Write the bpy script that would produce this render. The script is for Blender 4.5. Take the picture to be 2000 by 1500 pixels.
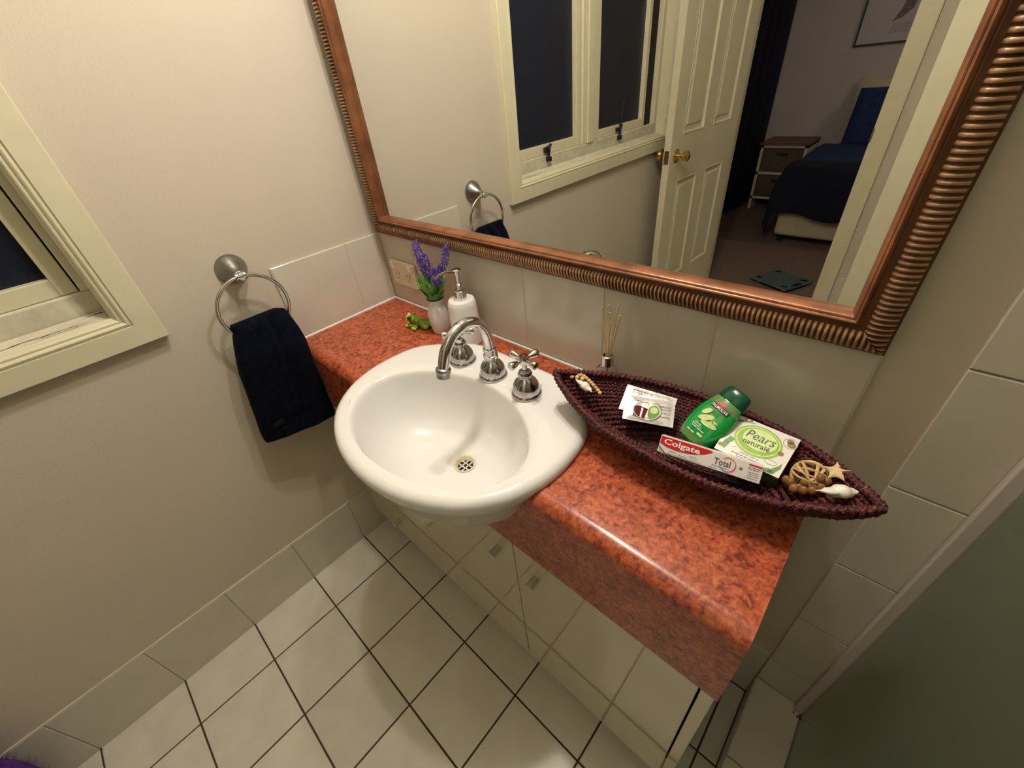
import bpy, bmesh, math, random
from mathutils import Vector, Matrix, noise
random.seed(7)
S = bpy.context.scene
COL = S.collection
PI = math.pi
for o in list(bpy.data.objects): bpy.data.objects.remove(o)

# ------------------------------------------------------------------ camera
cam_d = bpy.data.cameras.new('camera'); cam = bpy.data.objects.new('camera', cam_d); COL.objects.link(cam)
cam_d.sensor_width = 36; cam_d.lens = 808.594/2000*36; cam_d.clip_start = .01
cam.rotation_mode = 'XYZ'
cam.location = (1.11529, -.61320, 1.33204)
cam.rotation_euler = (math.radians(53.32675), math.radians(5.25683), math.radians(42.22262))
S.camera = cam
# ------------------------------------------------------------------ world, lamps, exposure
w = bpy.data.worlds.new('night'); S.world = w; w.use_nodes = True
w.node_tree.nodes['Background'].inputs[0].default_value = (.25, .33, .6, 1)
w.node_tree.nodes['Background'].inputs[1].default_value = .02
def lamp(name, loc, power, color, radius):
    l = bpy.data.lights.new(name, 'POINT'); l.energy = power; l.color = color; l.shadow_soft_size = radius
    o = bpy.data.objects.new(name, l); o.location = loc; COL.objects.link(o); return o
LC = (1.0, .945, .85)
lamp('mirror_bounce_light', (.66, -.036, 1.845), 7.5, LC, .018)  # added lamp standing in for the ceiling light reflected by the mirror
lamp('ceiling_lamp_light', (.66, -.165, 2.27), 16.5, LC, .03)
lamp('room_fill_light', (1.05, -1.15, 2.15), 2.2, (1.0, .93, .80), .30)  # added soft fill that lifts the ambient light, not a room fitting
lamp('bedroom_fill_light', (1.9, -3.3, 2.1), 9, (1.0, .84, .74), .12)  # unseen weak fill added to light the bedroom
S.view_settings.view_transform = 'Standard'; S.view_settings.look = 'None'
S.view_settings.gamma = 1; S.view_settings.use_curve_mapping = False
S.view_settings.exposure = 0.58

# ------------------------------------------------------------------ materials
def lin(c):
    c = c/255
    return c/12.92 if c <= .04045 else ((c+.055)/1.055)**2.4
def rgb(r, g, b): return (lin(r), lin(g), lin(b), 1)
def mat(name, col, rough=.5, metal=0, var=0, vscale=8, bump=0, bscale=60, detail=3, objvar=0, spec=.5, coat=0, trans=0, ior=1.45, sheen=0, bdist=.002):
    m = bpy.data.materials.new(name); m.use_nodes = True
    N = m.node_tree.nodes; L = m.node_tree.links; p = N['Principled BSDF']
    p.inputs['Roughness'].default_value = rough; p.inputs['Metallic'].default_value = metal
    p.inputs['Specular IOR Level'].default_value = spec; p.inputs['Coat Weight'].default_value = coat
    p.inputs['Transmission Weight'].default_value = trans; p.inputs['IOR'].default_value = ior
    p.inputs['Sheen Weight'].default_value = sheen
    p.inputs['Base Color'].default_value = col
    tc = N.new('ShaderNodeTexCoord')
    if var or objvar:
        nz = N.new('ShaderNodeTexNoise'); nz.inputs['Scale'].default_value = vscale; nz.inputs['Detail'].default_value = detail
        L.new(tc.outputs['Object'], nz.inputs['Vector'])
        mr = N.new('ShaderNodeMapRange'); mr.inputs['From Min'].default_value = .3; mr.inputs['From Max'].default_value = .7
        mr.inputs['To Min'].default_value = 1-var; mr.inputs['To Max'].default_value = 1+var
        L.new(nz.outputs['Fac'], mr.inputs['Value'])
        out = mr.outputs['Result']
        if objvar:
            oi = N.new('ShaderNodeObjectInfo'); m2 = N.new('ShaderNodeMapRange')
            m2.inputs['To Min'].default_value = 1-objvar; m2.inputs['To Max'].default_value = 1+objvar
            L.new(oi.outputs['Random'], m2.inputs['Value'])
            mm = N.new('ShaderNodeMath'); mm.operation = 'MULTIPLY'; L.new(out, mm.inputs[0]); L.new(m2.outputs['Result'], mm.inputs[1]); out = mm.outputs[0]
        vm = N.new('ShaderNodeVectorMath'); vm.operation = 'SCALE'; vm.inputs[0].default_value = col[:3]
        L.new(out, vm.inputs['Scale']); L.new(vm.outputs['Vector'], p.inputs['Base Color'])
    if bump:
        n2 = N.new('ShaderNodeTexNoise'); n2.inputs['Scale'].default_value = bscale; n2.inputs['Detail'].default_value = 3
        L.new(tc.outputs['Object'], n2.inputs['Vector'])
        b = N.new('ShaderNodeBump'); b.inputs['Strength'].default_value = bump; b.inputs['Distance'].default_value = bdist
        L.new(n2.outputs['Fac'], b.inputs['Height']); L.new(b.outputs['Normal'], p.inputs['Normal'])
    return m
M = {}
M['wall'] = mat('wall_paint', (.60, .53, .435, 1), .75, var=.03, vscale=3, bump=.25, bscale=220, spec=.3)
M['bedwall'] = mat('bedroom_paint', (.52, .47, .44, 1), .8, var=.03, vscale=3)
M['ceil'] = mat('ceiling_paint', (.68, .63, .52, 1), .85)
M['tile'] = mat('glazed_tile', (.62, .58, .49, 1), .16, var=.04, vscale=9, bump=.12, bscale=14, objvar=.03, spec=.5)
M['floor_tile'] = mat('floor_tile', (.67, .63, .54, 1), .28, var=.06, vscale=11, bump=.15, bscale=120, objvar=.035, spec=.45)
M['grout_dark'] = mat('dark_grout', rgb(74, 58, 42), .9, var=.25, vscale=30)
M['grout_light'] = mat('light_grout', rgb(205, 195, 170), .8, var=.05)
M['cream'] = mat('cream_gloss_paint', (.70, .65, .47, 1), .32, var=.03, vscale=20, bump=.1, bscale=40, spec=.5)
M['cream_old'] = mat('worn_cream_paint', (.62, .58, .45, 1), .5, var=.14, vscale=35, bump=.3, bscale=60)
M['laminate_cream'] = mat('gloss_cream_laminate', (.60, .55, .40, 1), .045, spec=.7, coat=.6)
M['ceramic'] = mat('white_ceramic', (.80, .785, .775, 1), .07, spec=.6, coat=.3)
M['ceramic_soft'] = mat('white_stoneware', (.78, .75, .73, 1), .22, var=.03, vscale=30)
M['chrome'] = mat('chrome', (.62, .61, .60, 1), .10, metal=1, var=.12, vscale=25)
M['bell'] = mat('bell_chrome', (.46, .45, .43, 1), .13, metal=1, var=.2, vscale=40)
M['chrome_dull'] = mat('dull_chrome', (.29, .30, .28, 1), .30, metal=1, var=.15, vscale=60, bump=.15, bscale=300)
M['steel'] = mat('brushed_steel', (.62, .60, .56, 1), .30, metal=1)
M['brass'] = mat('polished_brass', (.72, .52, .20, 1), .16, metal=1)
M['brass_old'] = mat('tarnished_brass', (.28, .20, .09, 1), .45, metal=1, var=.3, vscale=200)
M['mirror'] = mat('mirror_silver', (.86, .87, .84, 1), .0, metal=1)
M['copper'] = mat('coppery_wood', rgb(140, 90, 60), .30, metal=.25, var=.30, vscale=26, detail=5, bump=.2, bscale=150)
M['bronze'] = mat('ridged_bronze_wood', rgb(176, 138, 104), .36, metal=.25, var=.3, vscale=40, detail=5, bump=.3, bscale=200)
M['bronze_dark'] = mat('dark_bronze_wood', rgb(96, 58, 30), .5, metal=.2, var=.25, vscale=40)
M['plastic'] = mat('beige_plastic', rgb(226, 214, 188), .35)
M['black'] = mat('black_metal', (.012, .012, .012, 1), .4)
M['dark_hole'] = mat('dark_recess', (.02, .018, .015, 1), .8)
M['towel'] = mat('navy_terry', (.0030, .0042, .011, 1), .95, var=.45, vscale=60, bump=.8, bscale=600, sheen=.02, spec=.08)
M['stitch'] = mat('dark_stitching', (.0025, .003, .004, 1), .5, spec=.3)
M['night_glass'] = mat('night_frosted_glass', (.012, .015, .03, 1), .32, var=.2, vscale=120, bump=.4, bscale=350, spec=.35)
M['crack'] = mat('bare_wood_crack', rgb(96, 52, 36), .9, var=.4, vscale=90)
M['rope'] = mat('maroon_seagrass', (.070, .0105, .012, 1), .5, var=.85, vscale=210, detail=5, bump=1, bscale=420, spec=.28)
M['rope_dark'] = mat('dark_seagrass', (.022, .007, .008, 1), .7, var=.4, vscale=150)
M['bead'] = mat('wooden_beads', rgb(220, 184, 128), .4, var=.25, vscale=120, objvar=.15)
M['nut'] = mat('brown_nuts', rgb(138, 98, 50), .35, var=.3, vscale=120, objvar=.2)
M['rattan'] = mat('pale_rattan', rgb(206, 170, 122), .55, var=.25, vscale=120)
M['star'] = mat('starfish_skin', rgb(226, 196, 152), .7, var=.12, vscale=200, bump=.8, bscale=600)
M['shell'] = mat('white_shell', (.80, .75, .66, 1), .35, var=.08, vscale=70)
M['foil'] = mat('silvery_sachet', (.72, .68, .66, 1), .28, metal=.25, var=.06, vscale=60, bump=.5, bscale=70)
M['paper'] = mat('white_carton', (.78, .74, .70, 1), .32, spec=.5)
M['red'] = mat('red_print', rgb(206, 16, 36), .35)
M['white'] = mat('white_print', (.85, .83, .80, 1), .4)
M['grey_print'] = mat('grey_print', rgb(120, 116, 118), .5)
M['taupe_print'] = mat('taupe_print', rgb(98, 84, 66), .5)
M['black_print'] = mat('black_print', (.01, .012, .012, 1), .4)
M['green_print'] = mat('lime_print', rgb(140, 182, 44), .35, var=.12, vscale=60)
M['pale_green'] = mat('pale_green_print', rgb(206, 224, 150), .35, var=.1, vscale=80)
M['leaf_print'] = mat('leaf_green_print', rgb(104, 150, 58), .4, var=.25, vscale=160)
M['olive_print'] = mat('olive_print', rgb(140, 120, 60), .4, var=.3, vscale=200)
M['box_green'] = mat('green_carton_side', rgb(82, 118, 38), .35)
M['orange_print'] = mat('orange_print', rgb(226, 160, 80), .4)
M['pink_print'] = mat('pink_print', rgb(206, 80, 120), .4)
M['blue_print'] = mat('blue_print', rgb(100, 160, 196), .4)
M['wine_print'] = mat('wine_print', rgb(96, 14, 26), .6, spec=.2)
M['bottle_green'] = mat('green_bottle', rgb(0, 150, 62), .12, var=.06, vscale=30, spec=.6, coat=.5)
M['bottle_clear'] = mat('pale_bottle_plastic', rgb(98, 136, 78), .12, spec=.6, coat=.4)
M['cap_green'] = mat('dark_green_cap', rgb(8, 74, 48), .22, spec=.5)
M['frog'] = mat('frog_glaze', rgb(104, 134, 26), .3, var=.45, vscale=60, spec=.5)
M['frog_yellow'] = mat('frog_yellow_glaze', rgb(190, 186, 50), .3, var=.2, vscale=80)
M['leaf'] = mat('lavender_leaf', rgb(112, 158, 84), .5, var=.3, vscale=60, objvar=.25)
M['stem'] = mat('lavender_stem', rgb(84, 120, 62), .6)
M['floret'] = mat('lavender_floret', rgb(112, 78, 172), .6, var=.35, vscale=160)
M['reed'] = mat('reed', rgb(214, 186, 132), .6, var=.1)
M['glass'] = mat('clear_glass', (.95, .95, .93, 1), .02, trans=1, ior=1.45)
M['oil'] = mat('pink_scented_oil', (.9, .62, .52, 1), .05, trans=.8, ior=1.4)
M['carpet'] = mat('taupe_carpet', rgb(120, 100, 88), .95, var=.15, vscale=60, bump=1, bscale=500)
M['navy'] = mat('navy_bedspread', rgb(30, 50, 92), .9, var=.2, vscale=20, bump=.5, bscale=300)
M['navy_dark'] = mat('dark_navy_blanket', rgb(12, 18, 34), .95, var=.25, vscale=20)
M['bedlinen'] = mat('cream_bed_linen', rgb(196, 186, 158), .8, var=.05)
M['curtain'] = mat('dark_navy_curtain', rgb(20, 22, 38), .9, var=.2, vscale=10)
M['white_wood'] = mat('white_painted_wood', rgb(206, 196, 184), .5)
M['wicker'] = mat('grey_brown_wicker', rgb(92, 78, 62), .8, var=.5, vscale=90, bump=1, bscale=150)
M['brown_wood'] = mat('brown_wood', rgb(112, 82, 64), .5, var=.15, vscale=30)
M['art'] = mat('pale_print_paper', rgb(190, 184, 182), .6)
M['art_dark'] = mat('grey_brush_print', rgb(120, 110, 108), .7, var=.3, vscale=60)
M['purple'] = mat('purple_shag', rgb(92, 52, 150), .95, var=.3, vscale=60)
M['alu'] = mat('aluminium_channel', rgb(206, 196, 188), .5, metal=.1, var=.05)
M['cloudy_glass'] = mat('scale_glass', (.10, .14, .13, 1), .08, spec=.8)
def rope_mat():
    m = bpy.data.materials.new('maroon_twisted_seagrass'); m.use_nodes = True
    N = m.node_tree.nodes; L = m.node_tree.links; p = N['Principled BSDF']
    tc = N.new('ShaderNodeTexCoord'); n1 = N.new('ShaderNodeTexNoise'); n1.inputs['Scale'].default_value = 330; n1.inputs['Detail'].default_value = 4
    L.new(tc.outputs['Object'], n1.inputs['Vector'])
    cr = N.new('ShaderNodeValToRGB'); e = cr.color_ramp.elements
    e[0].position = .36; e[0].color = (.012, .003, .003, 1); e[1].position = .70; e[1].color = (.30, .095, .075, 1)
    a = cr.color_ramp.elements.new(.50); a.color = (.062, .0095, .010, 1)
    a = cr.color_ramp.elements.new(.60); a.color = (.145, .026, .024, 1)
    L.new(n1.outputs['Fac'], cr.inputs['Fac']); L.new(cr.outputs['Color'], p.inputs['Base Color'])
    p.inputs['Roughness'].default_value = .5; p.inputs['Specular IOR Level'].default_value = .3
    b = N.new('ShaderNodeBump'); b.inputs['Strength'].default_value = .9; b.inputs['Distance'].default_value = .002
    L.new(n1.outputs['Fac'], b.inputs['Height']); L.new(b.outputs['Normal'], p.inputs['Normal']); return m
M['rope'] = rope_mat()
# burl laminate of the worktop
def burl():
    m = bpy.data.materials.new('burl_laminate'); m.use_nodes = True
    N = m.node_tree.nodes; L = m.node_tree.links; p = N['Principled BSDF']
    tc = N.new('ShaderNodeTexCoord')
    n1 = N.new('ShaderNodeTexNoise'); n1.inputs['Scale'].default_value = 34; n1.inputs['Detail'].default_value = 6; n1.inputs['Distortion'].default_value = 1.4
    n2 = N.new('ShaderNodeTexNoise'); n2.inputs['Scale'].default_value = 130; n2.inputs['Detail'].default_value = 4; n2.inputs['Distortion'].default_value = .8
    L.new(tc.outputs['Object'], n1.inputs['Vector']); L.new(tc.outputs['Object'], n2.inputs['Vector'])
    mx = N.new('ShaderNodeMath'); mx.operation = 'MULTIPLY_ADD'; mx.inputs[1].default_value = .62
    L.new(n2.outputs['Fac'], mx.inputs[0])
    m3 = N.new('ShaderNodeMath'); m3.operation = 'MULTIPLY'; m3.inputs[1].default_value = .42; L.new(n1.outputs['Fac'], m3.inputs[0]); L.new(m3.outputs[0], mx.inputs[2])
    cr = N.new('ShaderNodeValToRGB'); e = cr.color_ramp.elements
    e[0].position = .40; e[0].color = rgb(120, 52, 36); e[1].position = .66; e[1].color = rgb(196, 112, 78)
    a = cr.color_ramp.elements.new(.47); a.color = rgb(154, 74, 50)
    a = cr.color_ramp.elements.new(.54); a.color = rgb(174, 86, 56)
    L.new(mx.outputs[0], cr.inputs['Fac']); L.new(cr.outputs['Color'], p.inputs['Base Color'])
    p.inputs['Roughness'].default_value = .24; p.inputs['Specular IOR Level'].default_value = .5
    return m
M['burl'] = burl()
def shower_glass():
    m = bpy.data.materials.new('shower_glass'); m.use_nodes = True
    N = m.node_tree.nodes; L = m.node_tree.links; p = N['Principled BSDF']
    p.inputs['Base Color'].default_value = (.50, .56, .47, 1); p.inputs['Roughness'].default_value = .22
    p.inputs['Transmission Weight'].default_value = .93; p.inputs['IOR'].default_value = 1.3
    return m
M['shower_glass'] = shower_glass()

# ------------------------------------------------------------------ mesh helpers (world coordinates)
class MB:
    def __init__(s): s.v = []; s.f = []
    def add(s, vs, fs):
        n = len(s.v); s.v += [tuple(v) for v in vs]; s.f += [tuple(i+n for i in f) for f in fs]; return s
    def box(s, x0, x1, y0, y1, z0, z1):
        vs = [(x, y, z) for z in (z0, z1) for y in (y0, y1) for x in (x0, x1)]
        return s.add(vs, [(0, 2, 3, 1), (4, 5, 7, 6), (0, 1, 5, 4), (2, 6, 7, 3), (0, 4, 6, 2), (1, 3, 7, 5)])
    def fbox(s, F, u0, u1, v0, v1, w0, w1):     # box in a frame
        vs = [F(u, v, w_) for w_ in (w0, w1) for v in (v0, v1) for u in (u0, u1)]
        return s.add(vs, [(0, 2, 3, 1), (4, 5, 7, 6), (0, 1, 5, 4), (2, 6, 7, 3), (0, 4, 6, 2), (1, 3, 7, 5)])
    def tube(s, pts, r, n=10, closed=False, cap=True, flat=1.0, twist=0, up=None):
        pts = [Vector(p) for p in pts]; k = len(pts)
        R = r if isinstance(r, (list, tuple)) else [r]*k
        T = []
        for i in range(k):
            a = pts[(i-1) % k] if (closed or i > 0) else pts[i]; b = pts[(i+1) % k] if (closed or i < k-1) else pts[i]
            T.append((b-a).normalized())
        nrm = up.copy() if up else (Vector((0, 0, 1)) if abs(T[0].z) < .9 else Vector((1, 0, 0)))
        vs = []
        for i in range(k):
            nrm = (nrm - T[i]*nrm.dot(T[i])).normalized(); bi = T[i].cross(nrm)
            for j in range(n):
                a = 2*PI*j/n + twist*i
                vs.append(pts[i] + nrm*math.cos(a)*R[i] + bi*math.sin(a)*R[i]*flat)
        fs = []
        for i in range(k if closed else k-1):
            for j in range(n):
                a = i*n+j; b = i*n+(j+1) % n; c = ((i+1) % k)*n+(j+1) % n; d = ((i+1) % k)*n+j
                fs.append((a, b, c, d))
        if cap and not closed: fs += [tuple(range(n))[::-1], tuple(range((k-1)*n, k*n))]
        return s.add(vs, fs)
    def lathe(s, prof, o, ax=(0, 0, 1), n=28, capb=True, capt=True, sx=1.0):
        ax = Vector(ax).normalized(); o = Vector(o)
        t = Vector((1, 0, 0)) if abs(ax.x) < .8 else Vector((0, 1, 0))
        e1 = (t-ax*t.dot(ax)).normalized(); e2 = ax.cross(e1)
        vs = [o+ax*h+e1*math.cos(2*PI*j/n)*r*sx+e2*math.sin(2*PI*j/n)*r for r, h in prof for j in range(n)]
        fs = [(i*n+j, i*n+(j+1) % n, (i+1)*n+(j+1) % n, (i+1)*n+j) for i in range(len(prof)-1) for j in range(n)]
        if capb: fs.append(tuple(range(n))[::-1])
        if capt: fs.append(tuple(range((len(prof)-1)*n, len(prof)*n)))
        return s.add(vs, fs)
    def ball(s, c, r, n=8, m=6, ry=None, rz=None):
        ry = ry or r; rz = rz or r
        vs = [(c[0], c[1], c[2]+rz)]
        for i in range(1, m):
            for j in range(n):
                a = PI*i/m; b = 2*PI*j/n
                vs.append((c[0]+r*math.sin(a)*math.cos(b), c[1]+ry*math.sin(a)*math.sin(b), c[2]+rz*math.cos(a)))
        vs.append((c[0], c[1], c[2]-rz)); fs = []
        for j in range(n): fs.append((0, 1+j, 1+(j+1) % n))
        for i in range(m-2):
            for j in range(n): fs.append((1+i*n+j, 1+(i+1)*n+j, 1+(i+1)*n+(j+1) % n, 1+i*n+(j+1) % n))
        e = len(vs)-1
        for j in range(n): fs.append((e, 1+(m-2)*n+(j+1) % n, 1+(m-2)*n+j))
        return s.add(vs, fs)
    def grid(s, fn, nu, nv, closed_u=False):
        vs = [fn(i/(nu if closed_u else nu-1), j/(nv-1)) for j in range(nv) for i in range(nu)]
        fs = []
        for j in range(nv-1):
            for i in range(nu if closed_u else nu-1):
                fs.append((j*nu+i, j*nu+(i+1) % nu, (j+1)*nu+(i+1) % nu, (j+1)*nu+i))
        return s.add(vs, fs)
    def loopframe(s, F, a0, a1, b0, b1, prof):  # mitred frame; profile points (inset u, height h) inward from the outer edge
        for (u, h) in [(p[0], p[1]) for p in prof]: pass
        k = len(prof); vs = []
        for (ca, cb, sa, sb) in ((a0, b0, 1, 1), (a1, b0, -1, 1), (a1, b1, -1, -1), (a0, b1, 1, -1)):
            for u, h in prof: vs.append(F(ca+sa*u, cb+sb*u, h))
        fs = []
        for c in range(4):
            for i in range(k-1):
                d = (c+1) % 4; fs.append((c*k+i, d*k+i, d*k+i+1, c*k+i+1))
        return s.add(vs, fs)
def link_mesh(name, mb, m, parent=None, smooth=False, bevel=0, sharp=35, org=None):
    me = bpy.data.meshes.new(name)
    o0 = Vector(org) if org is not None else (root_of(parent).location.copy() if parent else Vector((0, 0, 0)))
    me.from_pydata([tuple(Vector(v)-o0) for v in mb.v], [], mb.f); me.update()
    if isinstance(m, (list, tuple)):
        for q in m: me.materials.append(M[q])
    else: me.materials.append(M[m])
    bm = bmesh.new(); bm.from_mesh(me); bmesh.ops.recalc_face_normals(bm, faces=bm.faces); bm.to_mesh(me); bm.free()
    if smooth:
        for p in me.polygons: p.use_smooth = True
        me.set_sharp_from_angle(angle=math.radians(sharp))
    o = bpy.data.objects.new(name, me); COL.objects.link(o)
    if parent: o.parent = parent
    if org is not None and not parent: o.location = o0
    if bevel:
        b = o.modifiers.new('bevel', 'BEVEL'); b.width = bevel; b.segments = 2; b.limit_method = 'ANGLE'; b.angle_limit = math.radians(40)
    return o
def root_of(o):
    while o.parent: o = o.parent
    return o
def thing(name, loc, label, cat, group=None):
    o = bpy.data.objects.new(name, None); o.location = loc; COL.objects.link(o); o.empty_display_size = .02
    o['label'] = label; o['category'] = cat
    if group: o['group'] = group
    return o
def tag(o, label, cat, group=None):
    o['label'] = label; o['category'] = cat
    if group: o['group'] = group
    return o
def struct(name, mb, m, parent=None, **k):
    o = link_mesh(name, mb, m, parent, **k); o['kind'] = 'structure'; return o
def bake(o):        # apply modifiers
    dg = bpy.context.evaluated_depsgraph_get(); dg.update()
    me = bpy.data.meshes.new_from_object(o.evaluated_get(dg)); o.modifiers.clear(); o.data = me; return o
def boolean(o, cut_mb, op='DIFFERENCE'):
    c = link_mesh('cutter', cut_mb, 'white', org=(0, 0, 0))
    md = o.modifiers.new('b', 'BOOLEAN'); md.object = c; md.operation = op; md.solver = 'EXACT'
    bpy.context.view_layer.update(); bake(o); bpy.data.objects.remove(c); return o
def V(*a): return Vector(a)
def frame(O, X, Y):     # local frame -> world map (u, v, lift)
    O = Vector(O); X = Vector(X).normalized(); Y = Vector(Y); Y = (Y-X*Y.dot(X)).normalized(); Nn = X.cross(Y)
    return lambda u, v, w_=0: O+X*u+Y*v+Nn*w_
def catmull(P, n):
    out = []; k = len(P)
    for i in range(k):
        p0, p1, p2, p3 = [Vector(P[(i+j-1) % k]) for j in range(4)]
        for j in range(n):
            t = j/n
            out.append(.5*((2*p1)+(p2-p0)*t+(2*p0-5*p1+4*p2-p3)*t*t+(3*p1-p0-3*p2+p3)*t**3))
    return out
def smooth_path(P, n):
    P = [Vector(p) for p in P]; Q = [P[0]*2-P[1]]+P+[P[-1]*2-P[-2]]; out = []
    for i in range(len(P)-1):
        p0, p1, p2, p3 = Q[i:i+4]
        for j in range(n):
            t = j/n
            out.append(.5*((2*p1)+(p2-p0)*t+(2*p0-5*p1+4*p2-p3)*t*t+(3*p1-p0-3*p2+p3)*t**3))
    return out+[P[-1]]
def text_part(name, s, F, width, height, u, v, m, parent, lift=.0004, shear=0, bold=0):
    cu = bpy.data.curves.new('t', 'FONT'); cu.body = s; cu.size = 1; cu.shear = shear; cu.offset = bold; cu.resolution_u = 2
    o = bpy.data.objects.new('t', cu); COL.objects.link(o); bpy.context.view_layer.update()
    dg = bpy.context.evaluated_depsgraph_get(); me = bpy.data.meshes.new_from_object(o.evaluated_get(dg))
    vs = [v_.co.copy() for v_ in me.vertices]; fs = [tuple(p.vertices) for p in me.polygons]
    bpy.data.objects.remove(o)
    x0 = min(a.x for a in vs); x1 = max(a.x for a in vs); y0 = min(a.y for a in vs); y1 = max(a.y for a in vs)
    sx = width/(x1-x0); sy = height/(y1-y0)
    mb = MB(); mb.add([F(u+(a.x-x0)*sx, v+(a.y-y0)*sy, lift) for a in vs], fs)
    ob = link_mesh(name, mb, m, parent); return ob
def poly_part(name, pts, F, m, parent, lift=.0002):
    mb = MB(); mb.add([F(u, v, lift) for u, v in pts], [tuple(range(len(pts)))]); return link_mesh(name, mb, m, parent)
def ell(cu, cv, a, b, n=28, a0=0, a1=2*PI, rot=0):
    out = []
    for i in range(n):
        t = a0+(a1-a0)*i/(n if abs(a1-a0-2*PI) < 1e-6 else n-1); x = a*math.cos(t); y = b*math.sin(t)
        out.append((cu+x*math.cos(rot)-y*math.sin(rot), cv+x*math.sin(rot)+y*math.cos(rot)))
    return out
def ring_part(name, cu, cv, a, b, th, F, m, parent, a0=0, a1=2*PI, n=36, lift=.0003, rot=0):
    full = abs(a1-a0-2*PI) < 1e-6; k = n
    A = ell(cu, cv, a, b, k, a0, a1, rot); B = ell(cu, cv, a-th, b-th, k, a0, a1, rot)
    mb = MB(); mb.add([F(u, v, lift) for u, v in A]+[F(u, v, lift) for u, v in B], [(i, (i+1) % k, k+(i+1) % k, k+i) for i in range(k if full else k-1)])
    return link_mesh(name, mb, m, parent)
def lines_part(name, rows, F, m, parent, lift=.0003):    # rows of tiny print: (u0, u1, v, h)
    mb = MB()
    for u0, u1, v, h in rows:
        u = u0
        while u < u1-h:
            L_ = min(random.uniform(1.5, 5)*h, u1-u); mb.add([F(u, v, lift), F(u+L_, v, lift), F(u+L_, v+h, lift), F(u, v+h, lift)], [(0, 1, 2, 3)]); u += L_+h*.7
    return link_mesh(name, mb, m, parent)

# ------------------------------------------------------------------ measures
P = .203; AX = .1576; BY = -.3983; H = .8133; W = 1.145; XR = 1.217; XG = 1.318; ZH = .112
YD = -2.37; RB = 2.15
# ------------------------------------------------------------------ setting: bathroom shell
fl = struct('floor', MB().box(-.1, RB+.1, YD-.1, .1, -.1, -.0035), 'grout_dark')
tile_cache = {}
def tile_mesh(name, w_, d_, t_, m, bev=.0014):
    key = (name, round(w_, 4), round(d_, 4), m)
    if key in tile_cache: return tile_cache[key]
    b = bev; x, y = w_/2, d_/2; top = t_
    vs = [(-x, -y, -.004), (x, -y, -.004), (x, y, -.004), (-x, y, -.004), (-x, -y, top-b*.7), (x, -y, top-b*.7), (x, y, top-b*.7), (-x, y, top-b*.7),
          (-x+b, -y+b, top), (x-b, -y+b, top), (x-b, y-b, top), (-x+b, y-b, top)]
    fs = [(0, 1, 5, 4), (1, 2, 6, 5), (2, 3, 7, 6), (3, 0, 4, 7), (4, 5, 9, 8), (5, 6, 10, 9), (6, 7, 11, 10), (7, 4, 8, 11), (8, 9, 10, 11)]
    me = bpy.data.meshes.new(name); me.from_pydata(vs, [], fs); me.materials.append(M[m]); me.update()
    tile_cache[key] = me; return me
def put_tile(name, parent, a0, a1, b0, b1, t, m, plane, off=0, jit=.0002):
    me = tile_mesh(name, abs(a1-a0), abs(b1-b0), t, m)
    o = bpy.data.objects.new(name, me); COL.objects.link(o); o.parent = parent
    ca, cb = (a0+a1)/2, (b0+b1)/2; j = random.uniform(-jit, jit)
    if plane == 'z': o.location = (ca, cb, off+j)
    elif plane == 'x': o.matrix_local = Matrix(((0, 0, 1, off+j), (1, 0, 0, ca), (0, 1, 0, cb), (0, 0, 0, 1)))      # faces +x, a=y b=z
    elif plane == 'y': o.matrix_local = Matrix(((1, 0, 0, ca), (0, 0, -1, off+j), (0, 1, 0, cb), (0, 0, 0, 1)))     # faces -y, a=x b=z
    elif plane == '-x': o.matrix_local = Matrix(((0, 0, -1, off+j), (-1, 0, 0, ca), (0, 1, 0, cb), (0, 0, 0, 1)))
    return o
g = .0022
xs = [0]+[AX+i*P for i in range(6)]; xs = [x for x in xs if x < XR-.01]+[XR]
ys = [0, BY+P]+[BY-j*P for j in range(10)]; ys = [y for y in ys if y > YD+.02]+[YD]
for i in range(len(xs)-1):
    for j in range(len(ys)-1):
        put_tile('floor_tile', fl, xs[i]+g*(i > 0), xs[i+1]-g, ys[j+1]+g, ys[j]-g, 0, 'floor_tile', 'z')
# left wall with window opening (inner opening y -.621..-1.738, z 1.019..2.02)
WY0, WY1, WZ0, WZ1 = -.621, -1.738, 1.019, 2.02
wl = MB()
wl.box(-.16, 0, WY0, .1, -.1, 2.5); wl.box(-.16, 0, YD-.1, WY1, -.1, 2.5)
wl.box(-.16, 0, WY1, WY0, -.1, WZ0); wl.box(-.16, 0, WY1, WY0, WZ1, 2.5)
wall_left = struct('wall_left', wl, 'wall')
struct('ceiling', MB().box(-.1, RB+.1, YD-.1, .1, 2.5, 2.6), 'ceil')
wall_back = struct('wall_back', MB().box(-.16, RB+.1, .006, .12, -.1, 2.5), 'wall')
struct('wall_right', MB().box(RB, RB+.1, YD, .1, -.1, 2.5), 'wall')
DX0, DX1, DZ = .135, .81, 2.05
wf = MB(); wf.box(0, DX0-.02, YD-.1, YD, -.1, 2.5); wf.box(DX1+.02, RB, YD-.1, YD, -.1, 2.5); wf.box(DX0-.02, DX1+.02, YD-.1, YD, DZ+.02, 2.5)
wall_front = struct('wall_front', wf, 'wall')
struct('wall_partition', MB().box(.992, RB, -2.365, -1.5, -.05, 2.495), 'cream')
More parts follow.
